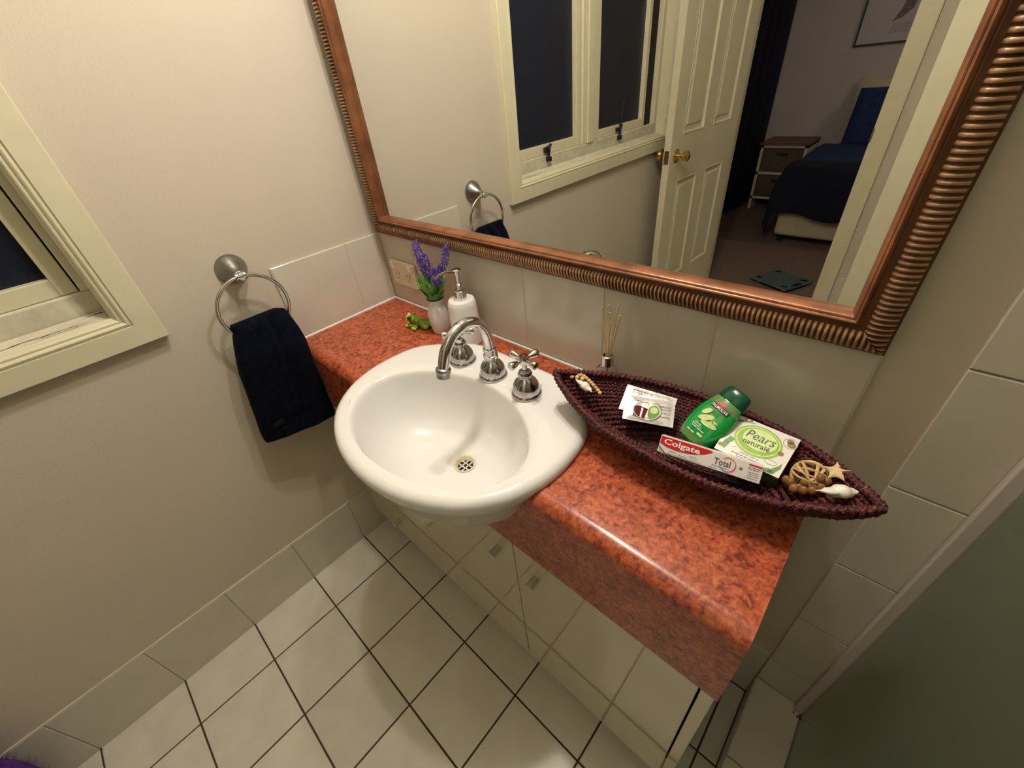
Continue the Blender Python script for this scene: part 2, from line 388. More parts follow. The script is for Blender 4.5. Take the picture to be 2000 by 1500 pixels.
# skirting tiles on the left wall, with the pale grout between and the white capping bead
for j in range(-2, 9):
    y1 = BY-j*P; y0 = y1-P
    y1 = min(y1, 0); y0 = max(y0, YD)
    if y1-y0 > .01: put_tile('skirting_tile', wall_left, y0+g*.5, y1-g*.5, .0, .198, .006, 'tile', 'x')
struct('baseboard_left', MB().box(0, .003, YD, 0, 0, .199), 'grout_light')
struct('trim_1', MB().box(-.002, .0055, YD, 0, .1985, .2012), 'grout_light')
for y0, y1 in ((-.109, 0), (-.310, -.109)):
    put_tile('splash_tile', wall_left, y0+g*.5, y1-g*.5, H+.004, 1.0115, .006, 'tile', 'x')
lg = struct('trim_2', MB().box(-.002, .0045, -.3115, 0, H, 1.0105), 'grout_light')
# splashback tiles on the back wall
sx = [0, .147, .347, .547, .747, .947, W]
for a, b in zip(sx, sx[1:]): put_tile('splash_tile', wall_back, a+g*.5, b-g*.5, H+.004, 1.0115, .0062, 'tile', 'y', .0062)
struct('trim_3', MB().box(0, W+.0005, .001, .0075, H, 1.0105), 'grout_light')
put_tile('skirting_tile', wall_back, 0.0, W, 0, .226, .006, 'tile', 'y', .0062)
put_tile('skirting_tile', wall_back, W+g, XR-.001, 0, .226, .006, 'tile', 'y', .0062)
# tiled shower end wall
for i in range(5):
    for j in range(-1, 11):
        z0 = .022+j*.2; z1 = z0+.2; x0 = XR+i*.2; x1 = min(x0+.2, RB)
        z0 = max(z0, 0)
        put_tile('shower_tile', wall_back, x0+g*.5, x1-g*.5, z0+g*.5, z1-g*.5, .009, 'tile', 'y', .0055)
struct('trim_4', MB().box(XR+.001, RB, .0015, .0075, 0, 2.22), 'grout_light')
# shower hob (step) with its tiles
hob = struct('trim_5', MB().box(XR+.004, XG+.044, -1.35, 0, -.01, ZH-.006), 'grout_light')
for k_ in range(7):
    y1 = -k_*.2+.004; y0 = max(y1-.2, -1.35)
    y1 = min(y1, -.004)
    put_tile('hob_tile', hob, XR+.001, XG-.004, y0+g, y1-g*.3, 0, 'tile', 'z', ZH, jit=.0001)
    put_tile('hob_tile', hob, XG+.004, XG+.045, y0+g, y1-g*.3, 0, 'tile', 'z', ZH, jit=.0001)
    put_tile('hob_tile', hob, -y1+g*.3, -y0-g, .003, ZH-.001, .0035, 'tile', '-x', XR+.003, jit=.0001).matrix_local = Matrix(((0, 0, -1, XR+.003), (-1, 0, 0, (y0+y1)/2), (0, 1, 0, ZH/2), (0, 0, 0, 1)))
# shower floor
sf = struct('floor_shower', MB().box(XG+.045, RB, -1.5, 0, -.02, .02), 'floor_tile')
# shower screen
scr = thing('shower_screen', (XG, -.6, ZH), 'smoky frosted glass shower screen standing on the tiled step', 'shower screen')
link_mesh('glass_pane', MB().box(XG-.004, XG+.002, -1.30, -.012, ZH+.006, 2.0), 'shower_glass', scr)
link_mesh('wall_channel', MB().box(XG-.019, XG+.010, -.020, -.0045, ZH+.001, 2.0), 'alu', scr, bevel=.002)
link_mesh('bottom_seal', MB().box(XG-.003, XG+.004, -1.30, -.02, ZH+.0003, ZH+.007), 'dark_hole', scr)
mb = MB()
for k_ in range(9): mb.ball((XG-.010+random.uniform(-.008, .008), -.016-random.uniform(0, .014), ZH+.001), .0022, 6, 4, rz=.0012)
link_mesh('grime_patch', mb, 'crack', scr)

# ------------------------------------------------------------------ window
FX = lambda u, v, h=0: Vector((h, u, v))      # on the left wall: u=y, v=z
win = thing('window_1', (0, WY0, WZ0), 'w', 'w'); win['kind'] = 'structure'; del win['label']; del win['category']
OY0, OY1, OZ0, OZ1 = -.558, -1.801, .954, 2.085
prof = [(0, 0), (0, .018), (.0015, .020), (.042, .020), (.0425, .0165), (.0445, .0165), (.046, .0185), (.049, .0195), (.052, .0175), (.0535, .0145), (.0555, .0150), (.058, .0155), (.0605, .0135), (.062, .010), (.064, .009), (.066, .006), (.066, -.004)]
mb = MB(); mb.loopframe(lambda a, b_, h: FX(a, b_, h), OY1, OY0, OZ0, OZ1, prof)
link_mesh('window_casing', mb, 'cream', win, smooth=True, sharp=20)
mb = MB()       # jamb linings
y0, y1, z0, z1 = OY1+.065, OY0-.065, OZ0+.065, OZ1-.065
mb.box(-.155, -.001, y1, y1+.004, z0, z1); mb.box(-.155, -.001, y0-.004, y0, z0, z1); mb.box(-.155, -.001, y0, y1, z1, z1+.004)
link_mesh('window_lining', mb, 'cream', win)
mb = MB()       # sloping stool and the sill member behind
mb.add([(.0, y0, z0-.002), (.0, y1, z0-.002), (-.034, y1, z0+.010), (-.034, y0, z0+.010), (-.034, y1, z0-.03), (-.034, y0, z0-.03), (0, y1, z0-.03), (0, y0, z0-.03)], [(0, 1, 2, 3), (2, 4, 5, 3), (4, 6, 7, 5), (0, 7, 6, 1), (1, 6, 4, 2), (0, 3, 5, 7)])
link_mesh('window_stool', mb, 'cream_old', win)
link_mesh('sill_member', MB().box(-.1, -.037, y0, y1, z0-.03, z0+.052), 'cream_old', win, bevel=.003)
mb = MB()       # peeling crack
def strip(y_a, y_b, x_, z_, wd):
    n = 40; vs = []
    for i in range(n):
        t = i/(n-1); y = y_a+(y_b-y_a)*t; c = noise.noise(Vector((y*22, 1, 0)))*.003; ww = wd*(.25+abs(noise.noise(Vector((y*45, 5, 0)))))*math.sin(PI*min(1, t*1.02))
        for q in (-ww, ww):
            xx = x_+c+q; vs.append((xx, y, z0-.002-.012*xx/.034+z_))
    mb.add(vs, [(2*i, 2*i+1, 2*i+3, 2*i+2) for i in range(n-1)])
strip(-.645, -.83, -.013, .0004, .0022); strip(-.66, -.74, -.008, .0004, .0012); strip(-.62, -.66, -.028, .0004, .003); strip(-.9, -.98, -.012, .0004, .001)
link_mesh('paint_crack', mb, 'crack', win)
FXg = -.052
# fixed frame: side posts and central post
post = MB(); post.box(-.1, -.037, y1-.014, y1, z0+.052, z1); post.box(-.1, -.037, y0, y0+.030, z0+.052, z1); post.box(-.1, -.037, -1.182, -1.076, z0+.052, z1); post.box(-.1, -.037, y0, y1, z1-.03, z1)
post.box(-.037, -.030, -1.150, -1.106, z0+.052, z1)
link_mesh('window_post', post, 'cream', win, bevel=.003)
for a, b_, tilt in ((-.640, -1.072, 0), (-1.186, -1.622, .0)):
    mb = MB(); r = .034
    zb = z0+.0525
    mb.box(-.085, -.047, b_, b_+r*.8, zb, z1-.03); mb.box(-.085, -.047, a-r*.8, a, zb, z1-.03); mb.box(-.085, -.047, b_+r*.8, a-r*.8, zb, zb+r); mb.box(-.085, -.047, b_+r*.8, a-r*.8, z1-.03-r, z1-.03)
    sash = link_mesh('window_sash', mb, 'cream', win, bevel=.002)
    link_mesh('pane', MB().box(-.070, -.066, b_+r*.7, a-r*.7, zb+r*.9, z1-.03-r*.9), 'night_glass', sash)
link_mesh('sash_gap_shade', MB().box(-.09, -.050, -1.0765, -1.0715, z0+.054, z1-.03).box(-.09, -.060, y0+.028, -1.6215, z0+.054, z1-.03), 'dark_hole', win)  # dark solids put in the gaps to stand for their shade
for yc in (-.835, -1.365):
    mb = MB(); mb.box(-.037, -.022, yc-.010, yc+.010, z0+.030, z0+.046); mb.box(-.047, -.028, yc-.012, yc+.012, z0+.062, z0+.078)
    mb.tube([(-.030, yc, z0+.05), (-.026, yc+.004, z0+.07), (-.028, yc-.012, z0+.088)], .006, 8)
    if yc < -1.3: mb.tube([(-.030, yc+.0, z0+.08), (-.020, yc+.012, z0+.12), (-.018, yc-.004, z0+.19)], [.005, .004, .002], 8)
    else: mb.tube([(-.030, yc, z0+.08), (-.018, yc+.02, z0+.082), (-.016, yc+.03, z0+.080)], .005, 8)
    link_mesh('window_latch', mb, 'black', win, bevel=.001)
struct('wall_outside', MB().box(-.9, -.85, -3.2, .6, -.1, 3), 'black')

# ------------------------------------------------------------------ mirror
mir = thing('wall_mirror', (.58, 0, 1.018), 'large wall mirror in a wide ridged bronze and copper frame', 'mirror')
MX0, MX1, MZ0, MZ1 = .022, 1.1455, 1.0175, 1.74
FY = lambda u, v, h=0: Vector((u, -h, v))
link_mesh('mirror_glass', MB().box(MX0+.03, MX1-.03, -.0035, .004, MZ0+.03, MZ1-.03), 'mirror', mir)
def ridged(axis, flip, name):
    Lh = (MX1-MX0) if axis == 'x' else (MZ1-MZ0)
    pr = [(.0006, .0115), (.003, .0150), (.007, .0185), (.012, .0212), (.018, .0225), (.024, .0218), (.0285, .0195)]
    pitch = .0066; per = 6; n = int(Lh/pitch*per)
    def fn(i, j):
        s_ = i*Lh; u, h = pr[int(round(j*(len(pr)-1)))]
        s2 = min(max(s_, u), Lh-u)
        ph = abs(math.sin(PI*s_/pitch)); hh = h-.0026+.0038*ph**.6*(1 if 0 < j < .99 else .2)
        hh += .0003*noise.noise(Vector((s_*60, u*200, 3)))
        a = s2; bb = u if not flip else ((MZ1-MZ0) if axis == 'x' else (MX1-MX0))-u
        return FY(MX0+a, MZ0+bb, hh) if axis == 'x' else FY(MX0+bb, MZ0+a, hh)
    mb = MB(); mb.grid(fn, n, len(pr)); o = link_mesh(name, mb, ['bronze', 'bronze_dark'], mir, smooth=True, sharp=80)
    for q, p in enumerate(o.data.polygons):       # darker bronze on the valley faces between ridge crests
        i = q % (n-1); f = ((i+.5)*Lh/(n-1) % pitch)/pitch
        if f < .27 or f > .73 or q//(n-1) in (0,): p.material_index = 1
    return o
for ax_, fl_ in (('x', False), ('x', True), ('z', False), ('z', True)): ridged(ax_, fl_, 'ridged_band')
mb = MB(); mb.loopframe(FY, MX0, MX1, MZ0, MZ1, [(0, -.006), (0, .012), (.001, .0125), (.0045, .014)]); link_mesh('frame_edge', mb, 'bronze_dark', mir)
mb = MB(); mb.loopframe(FY, MX0, MX1, MZ0, MZ1, [(.0345, .0165), (.0352, .0195), (.0368, .0222), (.0388, .0228), (.0404, .0216), (.0411, .0200), (.0416, .0204), (.0428, .0200), (.0445, .0170), (.0465, .0110), (.0472, .0080), (.0472, .0036)])
link_mesh('copper_bead', mb, 'copper', mir, smooth=True, sharp=50)

mb = MB(); mb.loopframe(FY, MX0, MX1, MZ0, MZ1, [(.026, .014), (.0278, .0182), (.030, .0175), (.033, .0165), (.0347, .0170)]); link_mesh('frame_groove', mb, 'bronze_dark', mir, smooth=True, sharp=60)
# ------------------------------------------------------------------ added lamp fitting above the frame, stands in for mirror-reflected light
wlm = thing('bounce_lamp', (.66, 0, 1.86), 'small added lamp with a chrome backplate, standing in for light reflected by the mirror', 'lamp')
link_mesh('backplate', MB().box(.58, .74, -.012, .0055, 1.83, 1.90), 'chrome', wlm, bevel=.004)
mb = MB(); mb.tube([(.66, -.01, 1.885), (.66, -.032, 1.895), (.66, -.036, 1.868)], .006, 8); link_mesh('bounce_lamp_arm', mb, 'chrome', wlm, smooth=True)

# ------------------------------------------------------------------ vanity cabinet
cab = thing('vanity_cabinet', (.57, -.16, 0), 'glossy cream laminate vanity cabinet with steel knobs under the worktop', 'cabinet')
CY = -.322
mb = MB(); mb.box(.006, 1.120, -.300, -.010, .10, .116); mb.box(.006, 1.120, -.010, -.002, .116, .62); mb.box(.006, .022, -.300, -.010, .116, .62); mb.box(.006, 1.1235, -.285, -.270, .002, .10); mb.box(1.1228, 1.1415, CY-.001, -.002, .002, .70)
carc = link_mesh('carcass', mb, 'laminate_cream', cab, bevel=.001)
def front(name, x0, x1, z0_, z1_, kx, kz):
    d = link_mesh(name, MB().box(x0+.0012, x1-.0012, CY, -.303, z0_+.0012, z1_-.0012), 'laminate_cream', cab, bevel=.0012)
    if kx is not None:
        F = lambda u, v, h: Vector((kx+u, CY-h, kz+v))
        m2 = MB(); m2.lathe([(.0078, 0), (.0078, .002), (.0082, .003), (.0085, .020), (.0092, .0215), (.0092, .0245), (.008, .0255)], (kx, CY, kz), (0, -1, 0), 20)
        link_mesh('knob', m2, 'steel', d, smooth=True)
    return d
front('drawer', .008, .403, .105, .285, .215, .205)
front('drawer', .008, .403, .285, .47, .21, .40)
front('drawer', .008, .403, .47, .640, .21, .58)
front('door', .403, .762, .105, .640, .720, .562)
front('door', .762, 1.121, .105, .640, .818, .555)

# ------------------------------------------------------------------ worktop
ctr = [(.0, H), (-.285, H)]
for i in range(9):
    a = i/8*PI/2; ctr.append((-.302-.025*math.sin(a)+0, H-.022+.022*math.cos(a)))
ctr += [(-.327, .630), (-.3225, .628), (-.305, .628), (-.305, H-.035), (0, H-.035)]
n = len(ctr); mb = MB(); vs = [(x, y, z) for x in (.0015, W) for y, z in ctr]
mb.add(vs, [(i, (i+1) % n, n+(i+1) % n, n+i) for i in range(n)]+[tuple(range(n)), tuple(range(n, 2*n))[::-1]])
top = link_mesh('worktop', mb, 'burl', org=(.57, -.16, H))
tag(top, 'red-brown burl laminate worktop with rounded front edge around the basin', 'worktop')
# basin outline
BC = Vector((.579, -.275))
OUT = [(.579, -.066), (.650, -.066), (.700, -.070), (.736, -.087), (.795, -.131), (.826, -.168), (.838, -.222), (.837, -.290), (.812, -.362), (.758, -.422), (.675, -.462), (.579, -.476),
       (.483, -.462), (.400, -.422), (.346, -.362), (.321, -.290), (.320, -.222), (.332, -.168), (.363, -.131), (.422, -.087), (.458, -.070), (.508, -.066)]
INN = [(.585+.197*math.cos(t)*(1+.03*math.cos(2*t)), -.312+.135*math.sin(t)) for t in [2*PI*i/24 for i in range(24)]]
def radial(P_, c, nth):
    Q = catmull([(p[0], p[1], 0) for p in P_], 8); Q = [Vector((q.x-c.x, q.y-c.y)) for q in Q]
    ang = sorted([(math.atan2(q.y, q.x) % (2*PI), q.length) for q in Q]); ang = [(ang[-1][0]-2*PI, ang[-1][1])]+ang+[(ang[0][0]+2*PI, ang[0][1])]
    out = []
    for i in range(nth):
        t = 2*PI*i/nth
        for k_ in range(len(ang)-1):
            if ang[k_][0] <= t <= ang[k_+1][0]:
                f = (t-ang[k_][0])/max(1e-9, ang[k_+1][0]-ang[k_][0]); out.append(ang[k_][1]*(1-f)+ang[k_+1][1]*f); break
    return out
NT = 96; ZR_ = .835; BI = Vector((.588, -.308)); DR = Vector((.592, -.274))
ro = radial(OUT, BC, NT); ri = radial(INN, BI, NT)
outer = [Vector((BC.x+r*math.cos(2*PI*i/NT), BC.y+r*math.sin(2*PI*i/NT))) for i, r in enumerate(ro)]
inner = [Vector((BI.x+r*math.cos(2*PI*i/NT), BI.y+r*math.sin(2*PI*i/NT))) for i, r in enumerate(ri)]
def scaled(pts, c, k_): return [c+(p-c)*k_ for p in pts]
def inset(pts, c, d): return [c+(p-c)*(1-d/max(.01, (p-c).length)) for p in pts]
# cut the worktop to the underside of the basin
dcen = [DR+Vector((math.cos(2*PI*i/NT), math.sin(2*PI*i/NT)))*.021 for i in range(NT)]
CUT = [(.636, [p*.05+q*.95 for p, q in zip(inset(outer, BC, .030), dcen)])]
for t, z in ((.95, .642), (.72, .645), (.5, .652), (.32, .667), (.22, .690)): CUT.append((z+.004, [p*(1-t)+q*t for p, q in zip(inset(outer, BC, .030), dcen)]))
CUT += [(ZR_-.080, inset(outer, BC, .030)), (ZR_-.05, inset(outer, BC, .025)), (.9, inset(outer, BC, .023))]
mb = MB(); mb.add([(p.x, p.y, z) for z, ps in CUT for p in ps], [(i*NT+j, i*NT+(j+1) % NT, (i+1)*NT+(j+1) % NT, (i+1)*NT+j) for i in range(len(CUT)-1) for j in range(NT)]+[tuple(range(NT))[::-1], tuple(range((len(CUT)-1)*NT, len(CUT)*NT))])
boolean(top, mb)
for p in top.data.polygons: p.use_smooth = True
top.data.set_sharp_from_angle(angle=math.radians(30))
ZR = .835
basin = thing('basin', (BC.x, BC.y, H), 'white ceramic semi-recessed wash basin set into the worktop', 'basin')
rings = []
def ring(pts, z): rings.append([(p.x, p.y, z if not callable(z) else z(p)) for p in pts])
def blend(a, b, t): return [p*(1-t)+q*t for p, q in zip(a, b)]
drn = [DR+Vector((math.cos(2*PI*i/NT), math.sin(2*PI*i/NT)))*.021 for i in range(NT)]
bz = [(1.0, ZR-.0050), (.985, ZR-.012), (.965, ZR-.030), (.93, ZR-.056), (.87, ZR-.086), (.78, ZR-.110), (.65, ZR-.128), (.5, ZR-.138), (.33, ZR-.144), (.15, ZR-.1485), (0, ZR-.152)]
ring(drn, ZR-.160)
for t, z in reversed(bz): ring(blend(drn, inner, t), z)
ring([p+(p-BI)*.025 for p in inner], ZR-.0012)
din = blend(inner, outer, .30); ring(din, ZR+.0002)
ring(inset(outer, BC, .030), ZR+.0006)
ring(inset(outer, BC, .016), ZR+.0005); ring(inset(outer, BC, .008), ZR-.0015); ring(inset(outer, BC, .0025), ZR-.0065); ring(outer, ZR-.0140)
ring(inset(outer, BC, .0006), ZR-.021)
def under(z_front, z_back):     # the rim is deeper at the front, where it hangs clear of the worktop
    def f(p):
        t = min(1, max(0, (-p.y-.29)/.06)); t = t*t*(3-2*t); return z_back*(1-t)+z_front*t
    return f
ring(inset(outer, BC, .004), under(ZR-.034, ZR-.0235)); ring(inset(outer, BC, .012), under(ZR-.044, ZR-.0237)); ring(inset(outer, BC, .020), under(ZR-.056, ZR-.030))
ring(inset(outer, BC, .026), under(ZR-.085, ZR-.05))
for t, z in ((.22, .690), (.32, .667), (.5, .652), (.72, .645), (.95, .642)): ring(blend(inset(outer, BC, .026), drn, t), z)
mb = MB(); nr = len(rings)
mb.add([p for r in rings for p in r], [(i*NT+j, i*NT+(j+1) % NT, (i+1)*NT+(j+1) % NT, (i+1)*NT+j) for i in range(nr-1) for j in range(NT)]+[tuple(range((nr-1)*NT, nr*NT))])
link_mesh('basin_body', mb, 'ceramic', basin, smooth=True, sharp=60)
ws = link_mesh('waste', MB().lathe([(.024, ZR-.1508), (.0235, ZR-.1490), (.021, ZR-.1490), (.0185, ZR-.153), (.0160, ZR-.158)], (DR.x, DR.y, 0), n=28, capb=False, capt=False), 'plastic', basin, smooth=True)
link_mesh('waste_hole', MB().lathe([(.0001, ZR-.1592), (.0205, ZR-.1590)], (DR.x, DR.y, 0), n=24, capb=False, capt=False), 'dark_hole', ws)
mb = MB(); z = ZR-.1565
for d in (-.0050, .0050):
    hl = math.sqrt(.0155**2-d*d)
    mb.box(DR.x-hl, DR.x+hl, DR.y+d-.0012, DR.y+d+.0012, z-.001, z+.001); mb.box(DR.x+d-.0012, DR.x+d+.0012, DR.y-hl, DR.y+hl, z-.001, z+.001)
link_mesh('waste_grate', mb, 'ceramic', ws)
# sealant beads of the worktop
mb = MB(); mb.tube([(.0055, -.305, H+.0012), (.0055, -.004, H+.0012)], .0036, 6); mb.tube([(.004, -.0035, H+.0012), (W-.001, -.0035, H+.0012)], .0036, 6)
sb = link_mesh('sealant_bead', mb, 'white', None, org=(.57, -.16, H)); sb.parent = top; sb.location = (0, 0, 0); sb['label'] = 'thin white sealant line along the walls'

# ------------------------------------------------------------------ taps
def bell(mb, x, y, z): mb.lathe([(.0295, 0), (.0302, .0035), (.0290, .0065), (.0272, .0085), (.0268, .0150), (.0245, .0240), (.0200, .0320), (.0150, .0370), (.0122, .0400), (.0120, .0425), (.0138, .0450), (.0140, .0480), (.0115, .0530), (.006, .0550)], (x, y, z), n=28)
def tap(x, y, ang, label, capped, dz):
    t = thing('tap', (x, y, ZR), label, 'tap', 'cross handle taps on the basin')
    mb = MB(); bell(mb, x, y, ZR-.0008); link_mesh('bell_cover', mb, 'bell', t, smooth=True)
    mb = MB(); mb.lathe([(.0048, .05), (.0048, .068+dz), (.0065, .069+dz), (.0065, .073+dz)], (x, y, ZR), n=14); link_mesh('spindle', mb, 'chrome', t, smooth=True)
    zc = ZR+.081+dz; mb = MB()
    mb.lathe([(.0085, -.009), (.0100, -.006), (.0105, 0), (.0098, .006), (.0085, .0085)]+([(.004, .0095)] if capped else [(.0062, .0085), (.0060, .003)]), (x, y, zc), n=20)
    for q in range(4):
        a = ang+q*PI/2; d = Vector((math.cos(a), math.sin(a), 0))
        c = Vector((x, y, zc)); mb.lathe([(.0035, .008), (.0035, .013), (.0050, .018), (.0072, .025), (.0082, .030), (.0072, .0335), (.003, .035)], c, d, n=12)
    h = link_mesh('cross_handle', mb, 'chrome', t, smooth=True)
    if not capped: link_mesh('open_hub', MB().lathe([(.0060, 0), (.0048, .0005), (.0001, .0006)], (x, y, zc+.0035), n=14, capb=False, capt=False), 'brass_old', h, smooth=True)
    return t
tap(.4815, -.146, .93, 'chrome cross handle tap left of the spout near the soap pump', True, -.0105)
tap(.674, -.152, -.12, 'chrome cross handle tap right of the spout with its cap missing', False, -.003)
sp = thing('spout', (.577, -.146, ZR), 'chrome gooseneck spout standing at the back of the basin', 'spout')
mb = MB(); bell(mb, .577, -.146, ZR-.0008); link_mesh('bell_cover', mb, 'bell', sp, smooth=True)
mb = MB(); mb.lathe([(.0150, .045), (.0150, .052), (.0130, .053), (.0130, .060), (.0140, .061), (.0140, .066), (.0118, .067)], (.577, -.146, ZR), n=24); link_mesh('collar', mb, 'chrome', sp, smooth=True)
pts = smooth_path([(.577, -.146, ZR+.06), (.5775, -.1475, .920), (.578, -.154, .947), (.578, -.172, .970), (.578, -.200, .9795), (.578, -.230, .971), (.578, -.251, .950), (.578, -.262, .925), (.578, -.2645, .917)], 8)
mb = MB(); mb.tube(pts, .0105, 20, up=Vector((1, 0, 0))); link_mesh('gooseneck', mb, 'chrome', sp, smooth=True)
d = (Vector(pts[-1])-Vector(pts[-3])).normalized()
mb = MB(); mb.lathe([(.0112, -.004), (.0140, -.002), (.0145, .003), (.0135, .005), (.0125, .007), (.0125, .0155), (.0105, .0165)], pts[-1], d, n=8 and 20); link_mesh('aerator', mb, 'chrome_dull', sp, smooth=True)

# ------------------------------------------------------------------ towel ring and towel
tr = thing('towel_ring', (0, -.386, 1.037), 'round chrome towel ring on a dull flared wall flange', 'towel ring')
c = Vector((0, -.386, 1.037))
mb = MB(); mb.lathe([(.0335, -.003), (.0335, .002), (.0300, .009), (.0230, .020), (.0150, .030), (.0100, .038), (.0085, .046)], c, (1, 0, -.10), n=32); link_mesh('flange', mb, 'chrome_dull', tr, smooth=True)
mb = MB(); mb.lathe([(.0075, -.011), (.0090, -.010), (.0090, .010), (.0075, .011)], (.051, -.386, 1.030), (0, 1, 0), n=18); mb.lathe([(.0085, 0), (.0085, .011), (.007, .0125)], (.047, -.386, 1.030), (1, 0, 0), n=18)
link_mesh('ring_holder', mb, 'chrome', tr, smooth=True)
RC = Vector((.052, -.3885, .955)); RR = .0755
mb = MB(); mb.tube([(RC.x, RC.y+RR*math.sin(t), RC.z+RR*math.cos(t)) for t in [2*PI*i/64 for i in range(64)]], .0042, 12, closed=True, up=Vector((1, 0, 0))); link_mesh('ring', mb, 'chrome', tr, smooth=True)

LE = [(-.4520, .9365), (-.4560, .925), (-.4620, .900), (-.474, .865), (-.486, .820), (-.494, .770), (-.502, .715), (-.512, .660), (-.515, .625)]
RE = [(-.3300, .926), (-.3275, .912), (-.3245, .885), (-.323, .850), (-.3295, .805), (-.3305, .760), (-.3315, .715), (-.332, .655), (-.333, .612)]
def lerp_list(Lst, t):
    f = t*(len(Lst)-1); i = min(int(f), len(Lst)-2); f -= i
    return (Lst[i][0]*(1-f)+Lst[i+1][0]*f, Lst[i][1]*(1-f)+Lst[i+1][1]*f)
def towel_fn(i, j):
    a = 2*PI*i; t = j
    l = lerp_list(LE, t); r = lerp_list(RE, t)
    s = .5-.5*math.cos(a)                 # 0 at left edge, 1 at right edge
    s2 = s; y = l[0]*(1-s2)+r[0]*s2; z = l[1]*(1-s2)+r[1]*s2
    f = math.sin(a)
    th = .011+.016*min(1, t*2.6)*(1-.25*s)
    xc = .052+.004*t+s*.042*min(1, t*2.2)*(1-.3*t)
    grow = max(0, 1-t*3.5)
    z += grow*(-.012*math.exp(-((s-.28)/.12)**2)+.004*math.exp(-((s-.50)/.07)**2)-.006*math.exp(-((s-.63)/.045)**2)+.007*math.exp(-((s-.82)/.15)**2))
    fold = .012*math.exp(-((s-.62+.06*t)/.04)**2)*max(0, 1-t*1.1)+.006*math.exp(-((s-.3)/.05)**2)*max(0, 1-t*2.5)
    x = xc+th*math.copysign(abs(f)**.45, f)-(fold if f > 0 else 0)
    if f > 0: x += .0022*math.sin(s*17+t*2)*(1-.4*t)+.003*noise.noise(Vector((s*4, t*6, 2)))
    y += .0015*noise.noise(Vector((t*9, s*3, 9)))
    if t > .84 and .0 < s: z += .0
    band = .84 < t < .90
    if band and f > 0: x -= .0022
    return (x, y, z)
mb = MB(); NU, NV = 120, 70
mb.grid(towel_fn, NU, NV, closed_u=True)
mb.f.append(tuple(range(NU))); mb.f.append(tuple(range((NV-1)*NU, NV*NU)))
tw = thing('hand_towel', (.05, -.40, .93), 'folded dark navy hand towel hanging through the chrome ring', 'towel')
link_mesh('cloth', mb, 'towel', tw, smooth=True, sharp=70)
Ft = frame((.0865, -.468, .672), (0, 1, .06), (0, -.12, 1))
for a_, b_, th in ((.019, .0068, .0012), (.0155, .0042, .0008)):
    mb = MB(); mb.tube([Ft(a_*math.cos(t), b_*math.sin(t), .002) for t in [2*PI*i/30 for i in range(30)]], th*.5, 5, closed=True); link_mesh('embroidered_oval', mb, 'stitch', tw, smooth=True)
mb = MB(); mb.tube([Ft(-.013, 0, .002), Ft(.013, .0006, .002)], .0006, 5); link_mesh('embroidered_line', mb, 'stitch', tw)

# ------------------------------------------------------------------ power point
pp = thing('power_outlet', (.094, 0, .91), 'beige double power point on the splashback beside the corner', 'power outlet')
F = frame((.037, -.0005, .8715), (1, 0, 0), (0, 0, 1))   # u right, v up, lift -> (1,0,0)x(0,0,1) = -y
link_mesh('cover_plate', MB().fbox(F, 0, .115, 0, .072, 0, .0095), 'plastic', pp, bevel=.003)
for u in (.008, .090):
    link_mesh('rocker_switch', MB().fbox(F, u, u+.014, .050, .066, .0095, .0135), 'white', pp, bevel=.001)
for u in (.032, .082):
    mb = MB(); mb.add([], [])
    rr = ring_part('socket_rim', u, .030, .018, .018, .0012, F, 'plastic', pp, lift=.0102)
    mb = MB()
    for du, dv, rot in ((-.0065, .006, .5), (.0065, .006, -.5), (0, -.008, 0)):
        cs, sn = math.cos(rot), math.sin(rot)
        mb.add([F(u+du+x*cs-y*sn, .030+dv+x*sn+y*cs, .0100) for x, y in ((-.0011, -.004), (.0011, -.004), (.0011, .004), (-.0011, .004))], [(0, 1, 2, 3)])
    link_mesh('socket_slots', mb, 'dark_hole', pp)

# ------------------------------------------------------------------ vase with lavender
vx, vy = .302, -.062
va = thing('lavender_vase', (vx, vy, H), 'small white vase of artificial lavender beside the soap pump', 'vase')
link_mesh('vase_body', MB().lathe([(.019, .0004), (.0215, .003), (.0245, .020), (.0265, .040), (.0260, .058), (.0225, .072), (.0190, .080), (.0195, .086), (.0230, .094), (.0222, .0945), (.0180, .087), (.0165, .080)], (vx, vy, H), n=32, capt=False), 'ceramic_soft', va, smooth=True)
link_mesh('vase_filling', MB().lathe([(.0001, .076), (.017, .076)], (vx, vy, H), n=16, capb=False, capt=False), 'stem', va)
mb = MB(); mb.lathe([(.022, .093), (.0235, .0945), (.022, .096)], (vx, vy, H), n=24, capb=False, capt=False)
random.seed(11)
zt = H+.088
for k_ in range(54):
    a = random.uniform(0, 2*PI); tilt = random.uniform(.06, .52); Ln = random.uniform(.035, .080)
    d = Vector((math.cos(a)*tilt, math.sin(a)*tilt*.8, 1)).normalized()
    side = d.cross(Vector((math.sin(a), -math.cos(a), .2))).normalized(); side = Vector((-math.sin(a), math.cos(a), 0))
    base = Vector((vx+math.cos(a)*.008, vy+math.sin(a)*.008, zt-.006)); vs = []; n = 6
    for i in range(n):
        t = i/(n-1); bend = Vector((math.cos(a), math.sin(a), -.15))*(.012*t*t*random.uniform(.8, 1.6))
        c_ = base+d*Ln*t+bend; wd = .0074*math.sin(PI*(.12+.88*t))+.0004
        out = Vector((math.cos(a), math.sin(a), 0))*.0012
        vs += [c_-side*wd, c_+out, c_+side*wd]
    mb = MB(); fs = []
    for i in range(n-1): fs += [(3*i, 3*i+1, 3*i+4, 3*i+3), (3*i+1, 3*i+2, 3*i+5, 3*i+4)]
    for v_ in vs:
        if v_.y > -.006: v_.y = -.006
    mb.add(vs, fs); link_mesh('leaf', mb, 'leaf', va, smooth=True)
